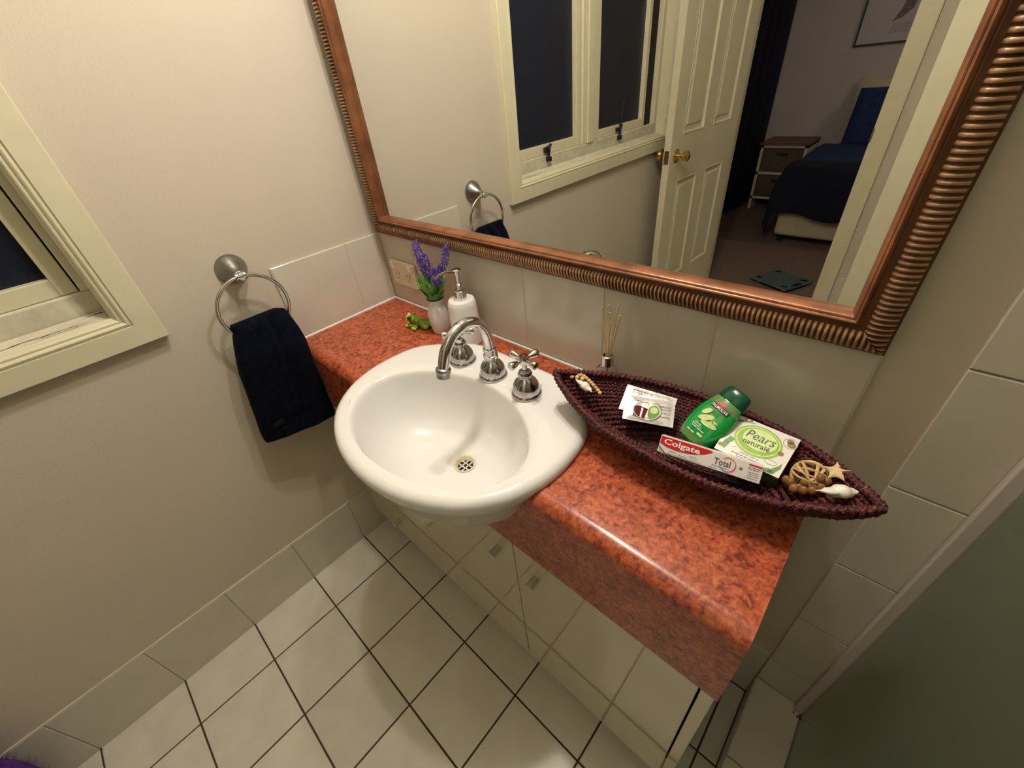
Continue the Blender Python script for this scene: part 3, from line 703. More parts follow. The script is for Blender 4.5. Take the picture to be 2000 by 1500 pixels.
spikes = [((.300, -.070, zt), (.256, -.052, 1.040), 1.0), ((.302, -.058, zt), (.274, -.050, 1.010), 1.1), ((.306, -.062, zt), (.366, -.045, 1.043), .8), ((.298, -.06, zt), (.318, -.052, .985), .7), ((.310, -.066, zt), (.345, -.060, .995), .75)]
for (b0, b1, sc) in spikes:
    b0 = Vector(b0); b1 = Vector(b1)
    st = link_mesh('lavender_stem', MB().tube([b0, (b0+b1)/2+Vector((0, 0, .004)), b1], [.0014, .0012, .0005], 6), 'stem', va)
    mb = MB(); L_ = (b1-b0).length; d = (b1-b0).normalized()
    for i in range(int(190*sc)):
        t = random.uniform(.45, 1)**.95; rr = (.0150*sc)*math.sin(PI*min(1, (1-t)/.55*.86+.12))*random.uniform(.35, 1)
        a = random.uniform(0, 2*PI); e1 = d.cross(Vector((0, 1, 0))).normalized(); e2 = d.cross(e1)
        c_ = b0+d*L_*t+e1*rr*math.cos(a)+e2*rr*math.sin(a); c_.y = min(c_.y, -.008)
        q = random.uniform(.0010, .0019); mb.ball(c_, q, 5, 4, rz=q*2.0)
    fo = link_mesh('lavender_flowers', mb, 'floret', va, smooth=True); fo['kind'] = 'stuff'

# ------------------------------------------------------------------ soap dispenser
dx, dy = .398, -.056
sd = thing('soap_dispenser', (dx, dy, H), 'white ceramic soap dispenser with a chrome pump', 'soap dispenser')
link_mesh('bottle', MB().lathe([(.034, .0004), (.0375, .003), (.0375, .01), (.0355, .06), (.0335, .100), (.0325, .108), (.0300, .1125), (.0140, .1135)], (dx, dy, H), n=40), 'ceramic_soft', sd, smooth=True)
pm = link_mesh('pump_collar', MB().lathe([(.0145, .1125), (.0145, .1350), (.0130, .1365)], (dx, dy, H), n=24), 'chrome', sd, smooth=True)
mb = MB(); mb.lathe([(.0075, .136), (.0075, .150), (.0052, .152), (.0052, .172), (.0062, .174), (.0062, .181), (.0100, .182), (.0104, .1845), (.008, .186)], (dx, dy, H), n=18)
mb.tube(smooth_path([(dx, dy, H+.1785), (dx-.022, dy-.010, H+.1775), (dx-.040, dy-.018, H+.170), (dx-.052, dy-.023, H+.161)], 4), [.0042]*5+[.0036]*4+[.0030]*4, 10)
link_mesh('pump_head', mb, 'chrome', sd, smooth=True)

# ------------------------------------------------------------------ frog
def blob(name, els, m, parent, vox, extra=None):
    mb = MB()
    for c_, r_ in els: mb.ball(c_, r_[0], 14, 10, r_[1], r_[2])
    if extra:
        for p_, r_ in extra: mb.tube(p_, r_, 10)
    o = link_mesh(name, mb, m, parent)
    rm = o.modifiers.new('r', 'REMESH'); rm.mode = 'VOXEL'; rm.voxel_size = vox
    sm = o.modifiers.new('s', 'SMOOTH'); sm.iterations = 4
    bpy.context.view_layer.update(); bake(o)
    for p in o.data.polygons: p.use_smooth = True
    return o
fx, fy = .215, -.088
fg = thing('frog_ornament', (fx, fy, H), 'small green and yellow ceramic frog crouching beside the vase', 'ornament')
blob('body', [((fx+.020, fy+.012, H+.014), (.020, .015, .012)), ((fx+.042, fy+.022, H+.013), (.016, .013, .011)), ((fx+.0, fy+.001, H+.022), (.013, .013, .011)), ((fx-.003, fy-.010, H+.0065), (.009, .007, .006)), ((fx+.016, fy-.008, H+.0065), (.011, .006, .006)), ((fx+.040, fy+.006, H+.009), (.015, .008, .009)), ((fx+.004, fy-.008, H+.034), (.0045, .0045, .0045)), ((fx-.002, fy+.009, H+.034), (.0045, .0045, .0045))], 'frog', fg, .0014)
blob('face', [((fx-.008, fy-.003, H+.025), (.0095, .0105, .0105)), ((fx-.010, fy+.000, H+.033), (.0045, .0055, .006)), ((fx-.010, fy-.014, H+.006), (.0075, .006, .0045)), ((fx+.020, fy-.015, H+.0058), (.010, .0045, .0045))], 'frog_yellow', fg, .0014)
for dx_, dy_ in ((.003, -.0118), (-.0045, .011)): link_mesh('eye', MB().ball((fx+dx_, fy+dy_, H+.0315), .0046, 12, 8), 'black', fg, smooth=True)
# ------------------------------------------------------------------ reed diffuser
rx, ry = .781, -.038
rd = thing('reed_diffuser', (rx, ry, H), 'clear glass reed diffuser behind the basket', 'diffuser')
link_mesh('bottle', MB().lathe([(.022, .0005), (.0245, .004), (.0245, .040), (.020, .055), (.0115, .066), (.0095, .072), (.0085, .072), (.0105, .064), (.019, .053), (.023, .039), (.023, .005), (.0001, .004)], (rx, ry, H), n=28, capt=False), 'glass', rd, smooth=True)
link_mesh('oil', MB().lathe([(.0222, .006), (.0222, .030), (.0001, .030)], (rx, ry, H), n=24, capt=False), 'oil', rd, smooth=True)
link_mesh('collar', MB().lathe([(.0115, .066), (.0115, .086), (.0085, .087), (.0085, .070)], (rx, ry, H), n=20, capt=False), 'steel', rd, smooth=True)
for q in ((.765, -.037, .994), (.776, -.034, .999), (.781, -.038, .988), (.794, -.034, 1.003), (.803, -.041, .990), (.787, -.045, .975)):
    b0 = Vector((rx+(rx-q[0])*.35, ry+(ry-q[1])*.3, H+.010)); link_mesh('reed', MB().tube([b0, q], .00125, 7), 'reed', rd)

# ------------------------------------------------------------------ boat-shaped basket
CX = .972; HL = .229
def rim_pt(u_, side, t=0):
    if t > 1:
        k2 = 2-t; p_ = rim_pt(u_, side, 1); cy = -.113; return Vector((CX+(p_.x-CX)*(k2*.9+.1), cy+(p_.y-cy)*k2, H+.0072))  # u in -1..1, side -1 front / +1 back, t depth 0 rim..1 bottom
    k_ = 1-.52*t**1.6; hl = HL*(1-.50*t**1.5)
    x = CX+u_*hl
    if side < 0: y = -.067*(1-abs(u_)**2.7)**.9
    else: y = .108*(1-abs(u_)**2.3)**.95
    y = -.130+(y-.017)*k_*(1-.15*t)+.017*(1-.0*t)*(1-(abs(u_)**4 if t < .5 else abs(u_)**4))
    zr = .872+.036*abs(u_)**2.6
    zb = H+.0072+.010*abs(u_)**2
    z = zr*(1-t**.80)+zb*t**.80 if t < 1 else zb
    return Vector((x, y, z))
bk = thing('seagrass_basket', (CX, -.115, H), 'maroon boat-shaped seagrass basket holding the toiletries', 'basket')
def loop_pts(t, n):
    raw = []
    for i in range(160): raw.append(rim_pt(-math.cos(PI*i/160), -1, t))
    for i in range(160): raw.append(rim_pt(math.cos(PI*i/160), 1, t))
    # arc-length resample
    L_ = [0]
    for i in range(len(raw)): L_.append(L_[-1]+(raw[(i+1) % len(raw)]-raw[i]).length)
    out = []; k_ = 0
    for i in range(n):
        s_ = L_[-1]*i/n
        while L_[k_+1] < s_: k_ += 1
        f = (s_-L_[k_])/max(1e-9, L_[k_+1]-L_[k_]); out.append(raw[k_ % len(raw)].lerp(raw[(k_+1) % len(raw)], f))
    return out, L_[-1]
def rope(t, r, pitch, name, double=False):
    p0, Lt = loop_pts(t, 10); n = int(Lt/pitch)*4
    pts, _ = loop_pts(t, n); mb = MB()
    nn = 8; vs = []
    for i in range(n):
        T = (pts[(i+1) % n]-pts[i-1]).normalized(); up = Vector((0, 0, 1)); up = (up-T*up.dot(T)).normalized(); bi = T.cross(up)
        wob = Vector((noise.noise(pts[i]*60), noise.noise(pts[i]*60+Vector((9, 0, 0))), noise.noise(pts[i]*60+Vector((0, 9, 0)))))*.0012
        for j in range(nn):
            a = 2*PI*j/nn; ph = i*2*PI/4
            rr = r*(1+.30*math.cos(2*a+ph+t*7)+.22*noise.noise(Vector((i*.9, j, t*20))))
            vs.append(pts[i]+wob+up*math.cos(a)*rr+bi*math.sin(a)*rr)
    mb.add(vs, [(i*nn+j, i*nn+(j+1) % nn, ((i+1) % n)*nn+(j+1) % nn, ((i+1) % n)*nn+j) for i in range(n) for j in range(nn)])
    return link_mesh(name, mb, 'rope', bk, smooth=True, sharp=80)
rb = rope(0, .0056, .0085, 'rim_braid')
NC = 13
for q in range(1, NC+1): rope(q/NC, .0041, .0075, 'coil')
for q in range(1, 5): rope(1+q*.205, .0040, .0075, 'coil')
def liner(i, j):
    # thin dark lining just under the coils
    n = 100; pts, _ = LN[int(round(j*(len(LN)-1)))]
    return pts[int(i*n) % n]-Vector((0, 0, .0022))
LN = [loop_pts(t, 100) for t in [.02+.98*k_/12 for k_ in range(13)]]
mb = MB(); mb.grid(liner, 100, 13, closed_u=True); mb.f.append(tuple(range(1200, 1300))); link_mesh('lining', mb, 'rope_dark', bk, smooth=True)
random.seed(5); mb = MB()
for q in range(420):
    t = random.choice([0, 0, random.random()]); u_ = random.uniform(-1, 1); p_ = rim_pt(u_, random.choice((-1, 1)), t)+Vector((0, 0, .003))
    dd = Vector((random.uniform(-1, 1), random.uniform(-.6, .6), random.uniform(0, .7))).normalized()*random.uniform(.003, .008)
    e = p_+dd; e.y = min(e.y, -.003); mb.add([p_, p_+Vector((.0007, 0, .0003)), e], [(0, 1, 2)])
ff = link_mesh('loose_fibres', mb, 'rope', bk); ff['kind'] = 'stuff'

def quad_frame(TL, TR, BL):
    TL, TR, BL = Vector(TL), Vector(TR), Vector(BL); X = (TR-TL); Y = (TL-BL); w_ = X.length; X.normalize(); Y = Y-X*Y.dot(X); h_ = Y.length
    return frame(TL-Y, X, Y), w_, h_
# sachets
def sachet(TL, TR, BL, label, frontal, name='sachet'):
    F, w_, h_ = quad_frame(TL, TR, BL)
    t = thing(name, F(w_/2, h_/2, 0), label, 'sachet', 'silvery sachets in the basket')
    def fn(s_, i, j):
        e = min(i, 1-i, j, 1-j); puff = .0020*min(1, max(0, e-.05)*7)**.7*(1+.5*noise.noise(Vector((i*7, j*7, s_))))
        return F(i*w_, j*h_, s_*puff+.0002*s_)
    mb = MB(); mb.grid(lambda i, j: fn(1, i, j), 24, 18); mb.grid(lambda i, j: fn(-1, i, j), 24, 18)
    link_mesh('foil_pouch', mb, 'foil', t, smooth=True, sharp=50)
    G = lambda u, v, l=0: F(u, v, .0029+l)
    if frontal:
        poly_part('printed_jar', [(.24*w_, .17*h_), (.42*w_, .11*h_), (.48*w_, .52*h_), (.30*w_, .60*h_), (.22*w_, .58*h_)], G, 'wine_print', t)
        poly_part('printed_flower', ell(.60*w_, .42*h_, .12*w_, .30*h_, 20, rot=-.25), G, 'leaf_print', t, .0003)
        poly_part('printed_cap', [(.19*w_, .18*h_), (.235*w_, .165*h_), (.225*w_, .56*h_), (.20*w_, .55*h_)], G, 'black_print', t, .0002)
        poly_part('painted_glint', [(.33*w_, .16*h_), (.365*w_, .15*h_), (.385*w_, .52*h_), (.35*w_, .54*h_)], G, 'white', t, .0004)  # white stripe painted as a glint across the jar print
        ring_part('printed_wreath', .60*w_, .46*h_, .15*w_, .34*h_, .0011, G, 'taupe_print', t, -.3*PI, .7*PI, 20, lift=.0005, rot=-.2)
        poly_part('printed_petals', ell(.60*w_, .50*h_, .08*w_, .13*h_, 12, rot=.5), G, 'pale_green', t, .0005)
        ring_part('printed_circle', .45*w_, .45*h_, .27*w_, .36*h_, .0008, G, 'white', t, n=30, lift=.0004)
        lines_part('small_print', [(.73*w_, .93*w_, .70*h_, .0012), (.75*w_, .93*w_, .60*h_, .0009), (.75*w_, .92*w_, .45*h_, .0009), (.72*w_, .92*w_, .30*h_, .0012), (.12*w_, .5*w_, .78*h_, .001), (.06*w_, .8*w_, .05*h_, .001)], G, 'grey_print', t)
    else:
        lines_part('small_print', [(.12*w_, .55*w_, .84*h_, .0014), (.12*w_, .60*w_, .76*h_, .0010)], G, 'grey_print', t)
        poly_part('printed_leaf', [(.52*w_, .50*h_), (.72*w_, .44*h_), (.74*w_, .70*h_), (.60*w_, .66*h_)], G, 'olive_print', t)
    return t
sachet((.847, -.078, .885), (.928, -.058, .878), (.8595, -.119, .863), 'silvery sachet underneath, showing only its grey printed upper edge', False)
sachet((.8575, -.1015, .8835), (.9295, -.0685, .8775), (.8635, -.1455, .8665), 'silvery sachet on top with a dark red jar and flower print', True)

# shampoo bottle
B0 = Vector((.9765, -.1105, .8500)); B1 = Vector((1.0135, -.0420, .9195))
ax_ = (B1-B0).normalized(); Lb = (B1-B0).length
xd = Vector((1, -.18, .0)); xd = (xd-ax_*xd.dot(ax_)).normalized(); nd = xd.cross(ax_)
if nd.z < 0: nd = -nd; 
bot = thing('shampoo_bottle', B0, 'green shampoo bottle with a dark green cap leaning on the basket rim', 'bottle')
prof = [(0.0, .020), (.02, .0235), (.12, .0275), (.28, .0300), (.42, .0305), (.55, .0290), (.66, .0262), (.74, .0235), (.79, .0215)]
def bw(s_):
    for a, b in zip(prof, prof[1:]):
        if s_ <= b[0]: f = (s_-a[0])/(b[0]-a[0]); return a[1]*(1-f)+b[1]*f
    return prof[-1][1]
TH = .55
def bsurf(u, s_, lift=0):   # u across in metres, s along 0..1
    hw = bw(s_); c_ = max(-.999, min(.999, u/hw)); return B0+ax_*(Lb*s_)+xd*u+nd*(hw*TH*math.sqrt(1-c_*c_)**.9+lift)
def bring(s_, hw, n=36): return [B0+ax_*(Lb*s_)+xd*hw*math.cos(2*PI*j/n)+nd*hw*TH*math.copysign(abs(math.sin(2*PI*j/n))**.9, math.sin(2*PI*j/n)) for j in range(n)]
def bloft(name, secs, m):
    n = 36; mb = MB(); mb.add([p for s_, hw in secs for p in bring(s_, hw)], [(i*n+j, i*n+(j+1) % n, (i+1)*n+(j+1) % n, (i+1)*n+j) for i in range(len(secs)-1) for j in range(n)]+[tuple(range(n))[::-1], tuple(range((len(secs)-1)*n, len(secs)*n))])
    return link_mesh(name, mb, m, bot, smooth=True, sharp=40)
bloft('bottle_body', [(-.005, .016)]+[(s_/30, bw(s_/30)) for s_ in range(0, 24)]+[(.79, .0212), (.80, .018)], 'bottle_green')
bloft('cap', [(.795, .0190), (.80, .0215), (.90, .0212), (.975, .0195), (1.0, .0165), (1.008, .011)], 'cap_green')
def Fb(u, v, lift=0): return bsurf(u, v/Lb, lift+.0003)
mb = MB(); mb.grid(lambda i, j: bsurf((i-.5)*2*bw(.66+.125*j)*.96, .66+.125*j, .0003), 16, 6); link_mesh('clear_shoulder', mb, 'bottle_clear', bot, smooth=True)
mb = MB(); mb.grid(lambda i, j: bsurf((i-.5)*2*bw(.02+.10*j)*(.96), .02+.10*j, .0003), 16, 6); link_mesh('clear_foot', mb, 'bottle_clear', bot, smooth=True)
def bpatch(name, u0, u1, s0, s1, m, l): 
    mb = MB(); mb.grid(lambda i, j: bsurf(u0+(u1-u0)*i, s0+(s1-s0)*j, l), 12, 4); return link_mesh(name, mb, m, bot, smooth=True)
bpatch('red_label', -.009, .005, .675, .72, 'red', .0008)
bpatch('black_label', -.015, .016, .595, .672, 'black_print', .0008)
text_part('brand_lettering', 'PALMOLIVE', lambda u, v, l=0: bsurf(u, v/Lb, l), .028, .0048, -.0138, Lb*.612, 'white', bot, lift=.0014, bold=.01)
bpatch('pale_band', -.012, .014, .575, .588, 'leaf_print', .0008)
for (cu, cs, a, b, rot, m) in ((-.004, .42, .012, .0045, .6, 'pale_green'), (.006, .46, .011, .004, -.5, 'leaf_print'), (-.010, .50, .008, .004, .9, 'pale_green'), (.006, .36, .013, .004, .15, 'pale_green'), (.010, .41, .006, .004, .3, 'pale_green')):
    poly_part('printed_aloe', ell(cu, cs*Lb, a, b, 14, rot=rot), Fb, m, bot, .0010+random.uniform(0, .0003))
lines_part('small_print', [(-.014, .004, .245*Lb, .0011), (-.012, .010, .215*Lb, .0013), (-.014, .0, .13*Lb, .0016)], Fb, 'white', bot, .0011)
bpatch('small_tag', .003, .012, .150, .185, 'pale_green', .0010)
text_part('fragrance_lettering', 'aloe', lambda u, v, l=0: bsurf(u, v/Lb, l), .012, .0036, -.012, Lb*.27, 'white', bot, lift=.0012)

# soap carton
F, w_, h_ = quad_frame((1.0165, -.0530, .8885), (1.1035, -.0585, .8885), (1.0135, -.1185, .8650))
F0 = frame((1.0135, -.1185, .8650), (1.1035-1.0165, -.0055, 0), (1.0165-1.0135, .0655, .0235))
w_, h_ = .0875, .0690
sc = thing('soap_carton', F0(w_/2, h_/2, -.03), 'white and lime carton of soap beside the green bottle', 'carton')
cb = link_mesh('carton_body', MB().fbox(F0, 0, w_, 0, h_, -.031, 0), ['paper', 'box_green'], sc)
for p in cb.data.polygons:
    if abs(p.normal.dot(F0(0, 0, 1)-F0(0, 0, 0))) < .5: p.material_index = 1
cb_n = (F0(1, 0, 0)-F0(0, 0, 0))
G = lambda u, v, l=0: F0(u, v, l)
poly_part('lime_oval', ell(.50*w_, .57*h_, .36*w_, .365*h_, 36, rot=-.05), G, 'green_print', sc, .0003)
ring_part('oval_outline', .50*w_, .57*h_, .33*w_, .33*h_, .0016, G, 'pale_green', sc, lift=.0005)
poly_part('pale_oval', ell(.52*w_, .61*h_, .26*w_, .25*h_, 30, rot=-.1), G, 'pale_green', sc, .0007)
text_part('brand_lettering', 'Pears', G, .44*w_, .20*h_, .30*w_, .57*h_, 'black_print', sc, lift=.0010, shear=.2)
text_part('range_lettering', 'naturalé', G, .40*w_, .12*h_, .31*w_, .42*h_, 'black_print', sc, lift=.0010, bold=.01)
text_part('variant_lettering', 'aloe vera', G, .28*w_, .045*h_, .36*w_, .155*h_, 'grey_print', sc, lift=.0005)
lines_part('small_print', [(.25*w_, .75*w_, .10*h_, .0014), (.34*w_, .66*w_, .055*h_, .0010)], G, 'grey_print', sc)
for pts in ([(.02*w_, .86*h_), (.16*w_, .93*h_), (.36*w_, .95*h_), (.20*w_, .90*h_), (.03*w_, .78*h_)], [(.80*w_, .02*h_), (.93*w_, .26*h_), (.95*w_, .34*h_), (.96*w_, .20*h_), (.90*w_, .03*h_)], [(.70*w_, .02*h_), (.82*w_, .12*h_), (.92*w_, .06*h_), (.88*w_, .01*h_)], [(.05*w_, .14*h_), (.13*w_, .10*h_), (.16*w_, .26*h_), (.20*w_, .40*h_), (.12*w_, .44*h_), (.07*w_, .30*h_)]):
    poly_part('printed_leaf', pts, G, 'leaf_print', sc, .0004)
for cu, cv, r in ((.93*w_, .80*h_, .0055), (.90*w_, .86*h_, .0045), (.86*w_, .52*h_, .0040), (.05*w_, .16*h_, .0035), (.18*w_, .96*h_, .0022), (.26*w_, .97*h_, .0022)):
    poly_part('printed_olive', ell(cu, cv, r, r*.85, 14), G, 'olive_print', sc, .0005)
poly_part('printed_flower', ell(.21*w_, .26*h_, .005, .0035, 12), G, 'white', sc, .0006)
ring_part('printed_slice', .80*w_, .25*h_, .008, .004, .0006, G, 'leaf_print', sc, n=20)
ring_part('printed_dish', .91*w_, .82*h_, .009, .0085, .0006, G, 'grey_print', sc, n=24, lift=.0003)

# toothpaste carton
F0t = frame((.9500, -.1690, .8605), (1.0835-.9500, .0240, 0), (-.004, .0150, .0205))
w_, h_ = .1365, .0252
tp = thing('toothpaste_carton', F0t(w_/2, h_/2, -.01), 'red and white toothpaste carton at the front of the basket', 'carton')
link_mesh('carton_body', MB().fbox(F0t, 0, w_, 0, h_, -.020, 0), 'paper', tp, bevel=.0006)
G2 = lambda u, v, l=0: F0t(u, v, l)
sw = [(0.001, .55*h_), (.001, .985*h_), (.49*w_, .985*h_), (.535*w_, .93*h_), (.50*w_, .80*h_), (.46*w_, .66*h_), (.38*w_, .50*h_), (.28*w_, .40*h_), (.18*w_, .37*h_), (.08*w_, .42*h_)]
poly_part('red_swoosh', sw, G2, 'red', tp, .0007)
text_part('brand_lettering', 'Colgate', G2, .37*w_, .44*h_, .045*w_, .46*h_, 'white', tp, lift=.0011, bold=.022)
text_part('variant_lettering', 'Total', G2, .155*w_, .34*h_, .56*w_, .36*h_, 'taupe_print', tp, lift=.0008, bold=.01)
for a0, a1, m in ((.1*PI, .75*PI, 'orange_print'), (-.45*PI, .1*PI, 'pink_print'), (-.9*PI, -.45*PI, 'blue_print')):
    ring_part('coloured_arc', .690*w_, .50*h_, .0105, .0105, .0013, G2, m, tp, a0, a1, 16, lift=.0009)
lines_part('small_print', [(.12*w_, .20*w_, .20*h_, .0010), (.22*w_, .30*w_, .14*h_, .0007), (.55*w_, .70*w_, .22*h_, .0009), (.52*w_, .60*w_, .08*h_, .0009), (.10*w_, .45*w_, .06*h_, .0006), (.87*w_, .99*w_, .72*h_, .0011), (.87*w_, .97*w_, .62*h_, .0011), (.88*w_, .98*w_, .46*h_, .0007), (.88*w_, .98*w_, .36*h_, .0007), (.88*w_, .98*w_, .26*h_, .0007), (.86*w_, .98*w_, .14*h_, .0007)], G2, 'grey_print', tp)
poly_part('red_flash', [(.87*w_, .84*h_), (.99*w_, .84*h_), (.99*w_, .92*h_), (.87*w_, .92*h_)], G2, 'red', tp, .0005)
for cu in (.345, .385): ring_part('tooth_symbol', cu*w_, .24*h_, .0022, .0024, .0006, G2, 'grey_print', tp, n=14)
poly_part('grey_wedge', [(.0, .30*h_), (.07*w_, .03*h_), (.09*w_, .03*h_), (.0, .42*h_)], G2, 'grey_print', tp, .0003)
ring_part('round_symbol', .030*w_, .13*h_, .0020, .0022, .0006, G2, 'grey_print', tp, n=14)
poly_part('grey_square', [(.800*w_, .44*h_), (.826*w_, .44*h_), (.826*w_, .58*h_), (.800*w_, .58*h_)], G2, 'grey_print', tp, .0004)

# decorations at the two ends of the basket
random.seed(3)
c = Vector((1.1305, -.107, .874)); R_ = .0200
rbal = thing('rattan_ball', c-Vector((0, 0, R_)), 'round pale woven rattan ball near the starfish in the basket', 'ornament')
for q in range(11):
    nrm = Vector((random.gauss(0, 1), random.gauss(0, 1), random.gauss(0, 1))).normalized(); e1 = nrm.orthogonal().normalized(); e2 = nrm.cross(e1)
    off = random.uniform(-.35, .35)*R_; r2 = math.sqrt(R_*R_-off*off)
    mb = MB(); mb.tube([c+nrm*off+(e1*math.cos(t)+e2*math.sin(t))*r2 for t in [2*PI*i/32 for i in range(32)]], .0011, 6, closed=True, flat=1.9); link_mesh('rattan_strand', mb, 'rattan', rbal, smooth=True)
for q, (dx_, dy_, dz_) in enumerate([(-.016, -.018, -.006), (-.010, -.024, -.008), (.0, -.024, -.004), (-.021, -.012, -.010), (.008, -.020, -.002), (.014, -.014, .004), (.018, -.006, .009), (-.002, -.017, .004), (.010, -.010, .013)]):
    mb = MB(); mb.ball((0, 0, 0), .0058, 12, 8, rz=.0066); o = link_mesh('nut', mb, 'nut', smooth=True); o.location = c+Vector((dx_, dy_, dz_))
    tag(o, 'small round brown nut in the tight cluster against the rattan ball', 'nut', 'nuts at the right end of the basket')
# starfish
c = Vector((1.1535, -.1000, .8930))
Fs = frame(c, (1, -.10, .12), (-.1, 1, .35))
mb = MB(); n = 5; ring0 = []
top_ = []; 
for i in range(10):
    a = PI/2+i*PI/5+.28; r = .0250 if i % 2 == 0 else .0040
    ring0.append(Fs(r*math.cos(a), r*math.sin(a), 0)); top_.append(Fs(r*.72*math.cos(a), r*.72*math.sin(a), .0028 if i % 2 == 0 else .0022))
mb.add(ring0+top_+[Fs(0, 0, .0048), Fs(0, 0, -.0015)], [(i, (i+1) % 10, 10+(i+1) % 10, 10+i) for i in range(10)]+[(10+i, 10+(i+1) % 10, 20) for i in range(10)]+[((i+1) % 10, i, 21) for i in range(10)])
o = link_mesh('starfish', mb, 'star', smooth=True, sharp=60, org=tuple(c)); ss = o.modifiers.new('s', 'SUBSURF'); ss.levels = 2; ss.render_levels = 2
for e in (): pass
bpy.context.view_layer.update(); bake(o); tag(o, 'pale dried starfish beside the rattan ball', 'starfish')
# shells
def shell(name, A, B, r, label, up):
    A, B = Vector(A), Vector(B); d = (B-A); L_ = d.length; d.normalize(); e1 = (Vector(up)-d*Vector(up).dot(d)).normalized(); e2 = d.cross(e1)
    t = thing(name, (A+B)/2, label, 'shell')
    els = []
    for s_, k_ in ((.03, .10), (.09, .17), (.16, .28), (.24, .42), (.33, .60), (.42, .78), (.52, .94), (.60, 1.0), (.71, .76), (.80, .56), (.875, .40), (.935, .26), (.98, .14)):
        c_ = A+d*L_*s_+(e1*math.cos(s_*22)+e2*math.sin(s_*22))*r*.10; els.append((c_, (r*k_*.92, r*k_*.92, r*k_*.80)))
    lipp = [A+d*L_*s_+e2*r*.55*math.sin(PI*(s_+.1))+e1*r*.25 for s_ in (.04, .14, .26, .38, .50)]
    blob('shell_body', els, 'shell', t, .0011, extra=[(lipp, [r*.10, r*.20, r*.32, r*.34, r*.16]), ([A, A+d*L_*.6, B], [r*.10, r*.5, r*.06])])
    return t
shell('spindle_shell', (1.1405, -.1445, .8905), (1.1820, -.1190, .8930), .0100, 'long white spindle shell lying below the starfish', (0, .2, 1))
shell('whelk_shell', (.7700, -.1245, .8925), (.8130, -.1370, .8905), .0088, 'white whelk shell at the left tip of the basket', (0, .2, 1))
bs = thing('bead_string', (.790, -.115, .884), 'string of tan wooden beads lying at the left tip of the basket', 'beads')
pth = smooth_path([(.7540, -.1250, .8965), (.7610, -.1190, .8985), (.7690, -.1165, .8975), (.7780, -.1140, .8965), (.7870, -.1150, .8950), (.7960, -.1175, .8930), (.8050, -.1210, .8915), (.8150, -.1250, .8900), (.8240, -.1300, .8890)], 3)
link_mesh('thread', MB().tube(pth, .0006, 5), 'reed', bs)
for q, p_ in enumerate(pth[::2]):
    link_mesh('bead', MB().ball((p_.x, p_.y, p_.z), .0041-.00006*q, 10, 8), 'bead', bs, smooth=True)
for p_ in ((.7640, -.1270, .8960), (.7720, -.1225, .8960), (.7810, -.1200, .8945)): link_mesh('bead', MB().ball(p_, .0040, 10, 8), 'bead', bs, smooth=True)

# ------------------------------------------------------------------ purple shaggy pouf at the near left corner
random.seed(21)
pc = Vector((.096, -1.318, .185))
pm_ = thing('shaggy_pouf', (pc.x, pc.y, 0), 'purple shaggy pouf just entering at the lower left corner', 'pouf')
link_mesh('pouf_body', MB().ball(pc, .080, 24, 16, ry=.080, rz=.175), 'purple', pm_, smooth=True)
mb = MB()
for q in range(5200):
    d = Vector((random.gauss(0, 1), random.gauss(0, 1), random.gauss(0, 1))).normalized(); p_ = pc+Vector((d.x*.079, d.y*.079, d.z*.173))
    e = p_+(d+Vector((random.gauss(0, .5), random.gauss(0, .5), random.gauss(0, .5)))).normalized()*random.uniform(.012, .026); e.x = max(.008, e.x); e.z = max(.002, e.z)
    s_ = d.orthogonal().normalized()*.0013; mb.add([p_-s_, p_+s_, e], [(0, 1, 2)])
o = link_mesh('pouf_pile', mb, 'purple', pm_); o['kind'] = 'stuff'

# ------------------------------------------------------------------ doorway and open door (seen in the mirror)
Fd = lambda u, v, h=0: Vector((u, YD+h, v))
dr = thing('door_frame_1', (DX1, YD, 0), 'd', 'd'); dr['kind'] = 'structure'; del dr['label']; del dr['category']; dr.name = 'trim_6'
mb = MB()
for x0, x1 in ((DX0-.075, DX0), (DX1, DX1+.082)): mb.box(x0, x1, YD-.002, YD+.018, .0, DZ+.075)
mb.box(DX0, DX1, YD-.002, YD+.018, DZ, DZ+.075)
link_mesh('architrave', mb, 'cream', dr, bevel=.004)
mb = MB(); mb.box(DX0-.02, DX0, YD-.11, YD, 0, DZ); mb.box(DX1, DX1+.02, YD-.11, YD, 0, DZ); mb.box(DX0-.02, DX1+.02, YD-.11, YD, DZ, DZ+.02)
link_mesh('door_lining', mb, 'cream', dr)
link_mesh('strike_plate', MB().box(DX1-.001, DX1+.006, YD+.0175, YD+.020, .90, .96), 'brass_old', dr)
# skirting tile on the front wall next to the doorway
put_tile('skirting_tile', wall_front, DX1+.084, .990, 0, .2, .006, 'tile', 'y', 0).matrix_local = Matrix(((1, 0, 0, (DX1+.084+.990)/2), (0, 0, 1, YD), (0, -1, 0, .1), (0, 0, 0, 1)))
hx = Vector((.160, YD+.012, 0)); lx = Vector((.117, -1.605, 0)); e = (lx-hx).normalized(); nrm = Vector((-e.y, e.x, 0))
if nrm.x < 0: nrm = -nrm
DW = (lx-hx).length; Fdoor = lambda u, v, h=0: hx+e*u+Vector((0, 0, v))+nrm*h     # u from hinge, h toward +x
door = thing('door_1', hx, 'x', 'x'); door['kind'] = 'structure'; del door['label']; del door['category']
HT = 2.03; sl = .105; ms = .10; cw = (DW-2*sl-ms)/2
cols = [(sl, sl+cw), (sl+cw+ms, DW-sl)]; rows = [(.255, .815), (1.02, 1.62), (1.72, 1.92)]
mb = MB()
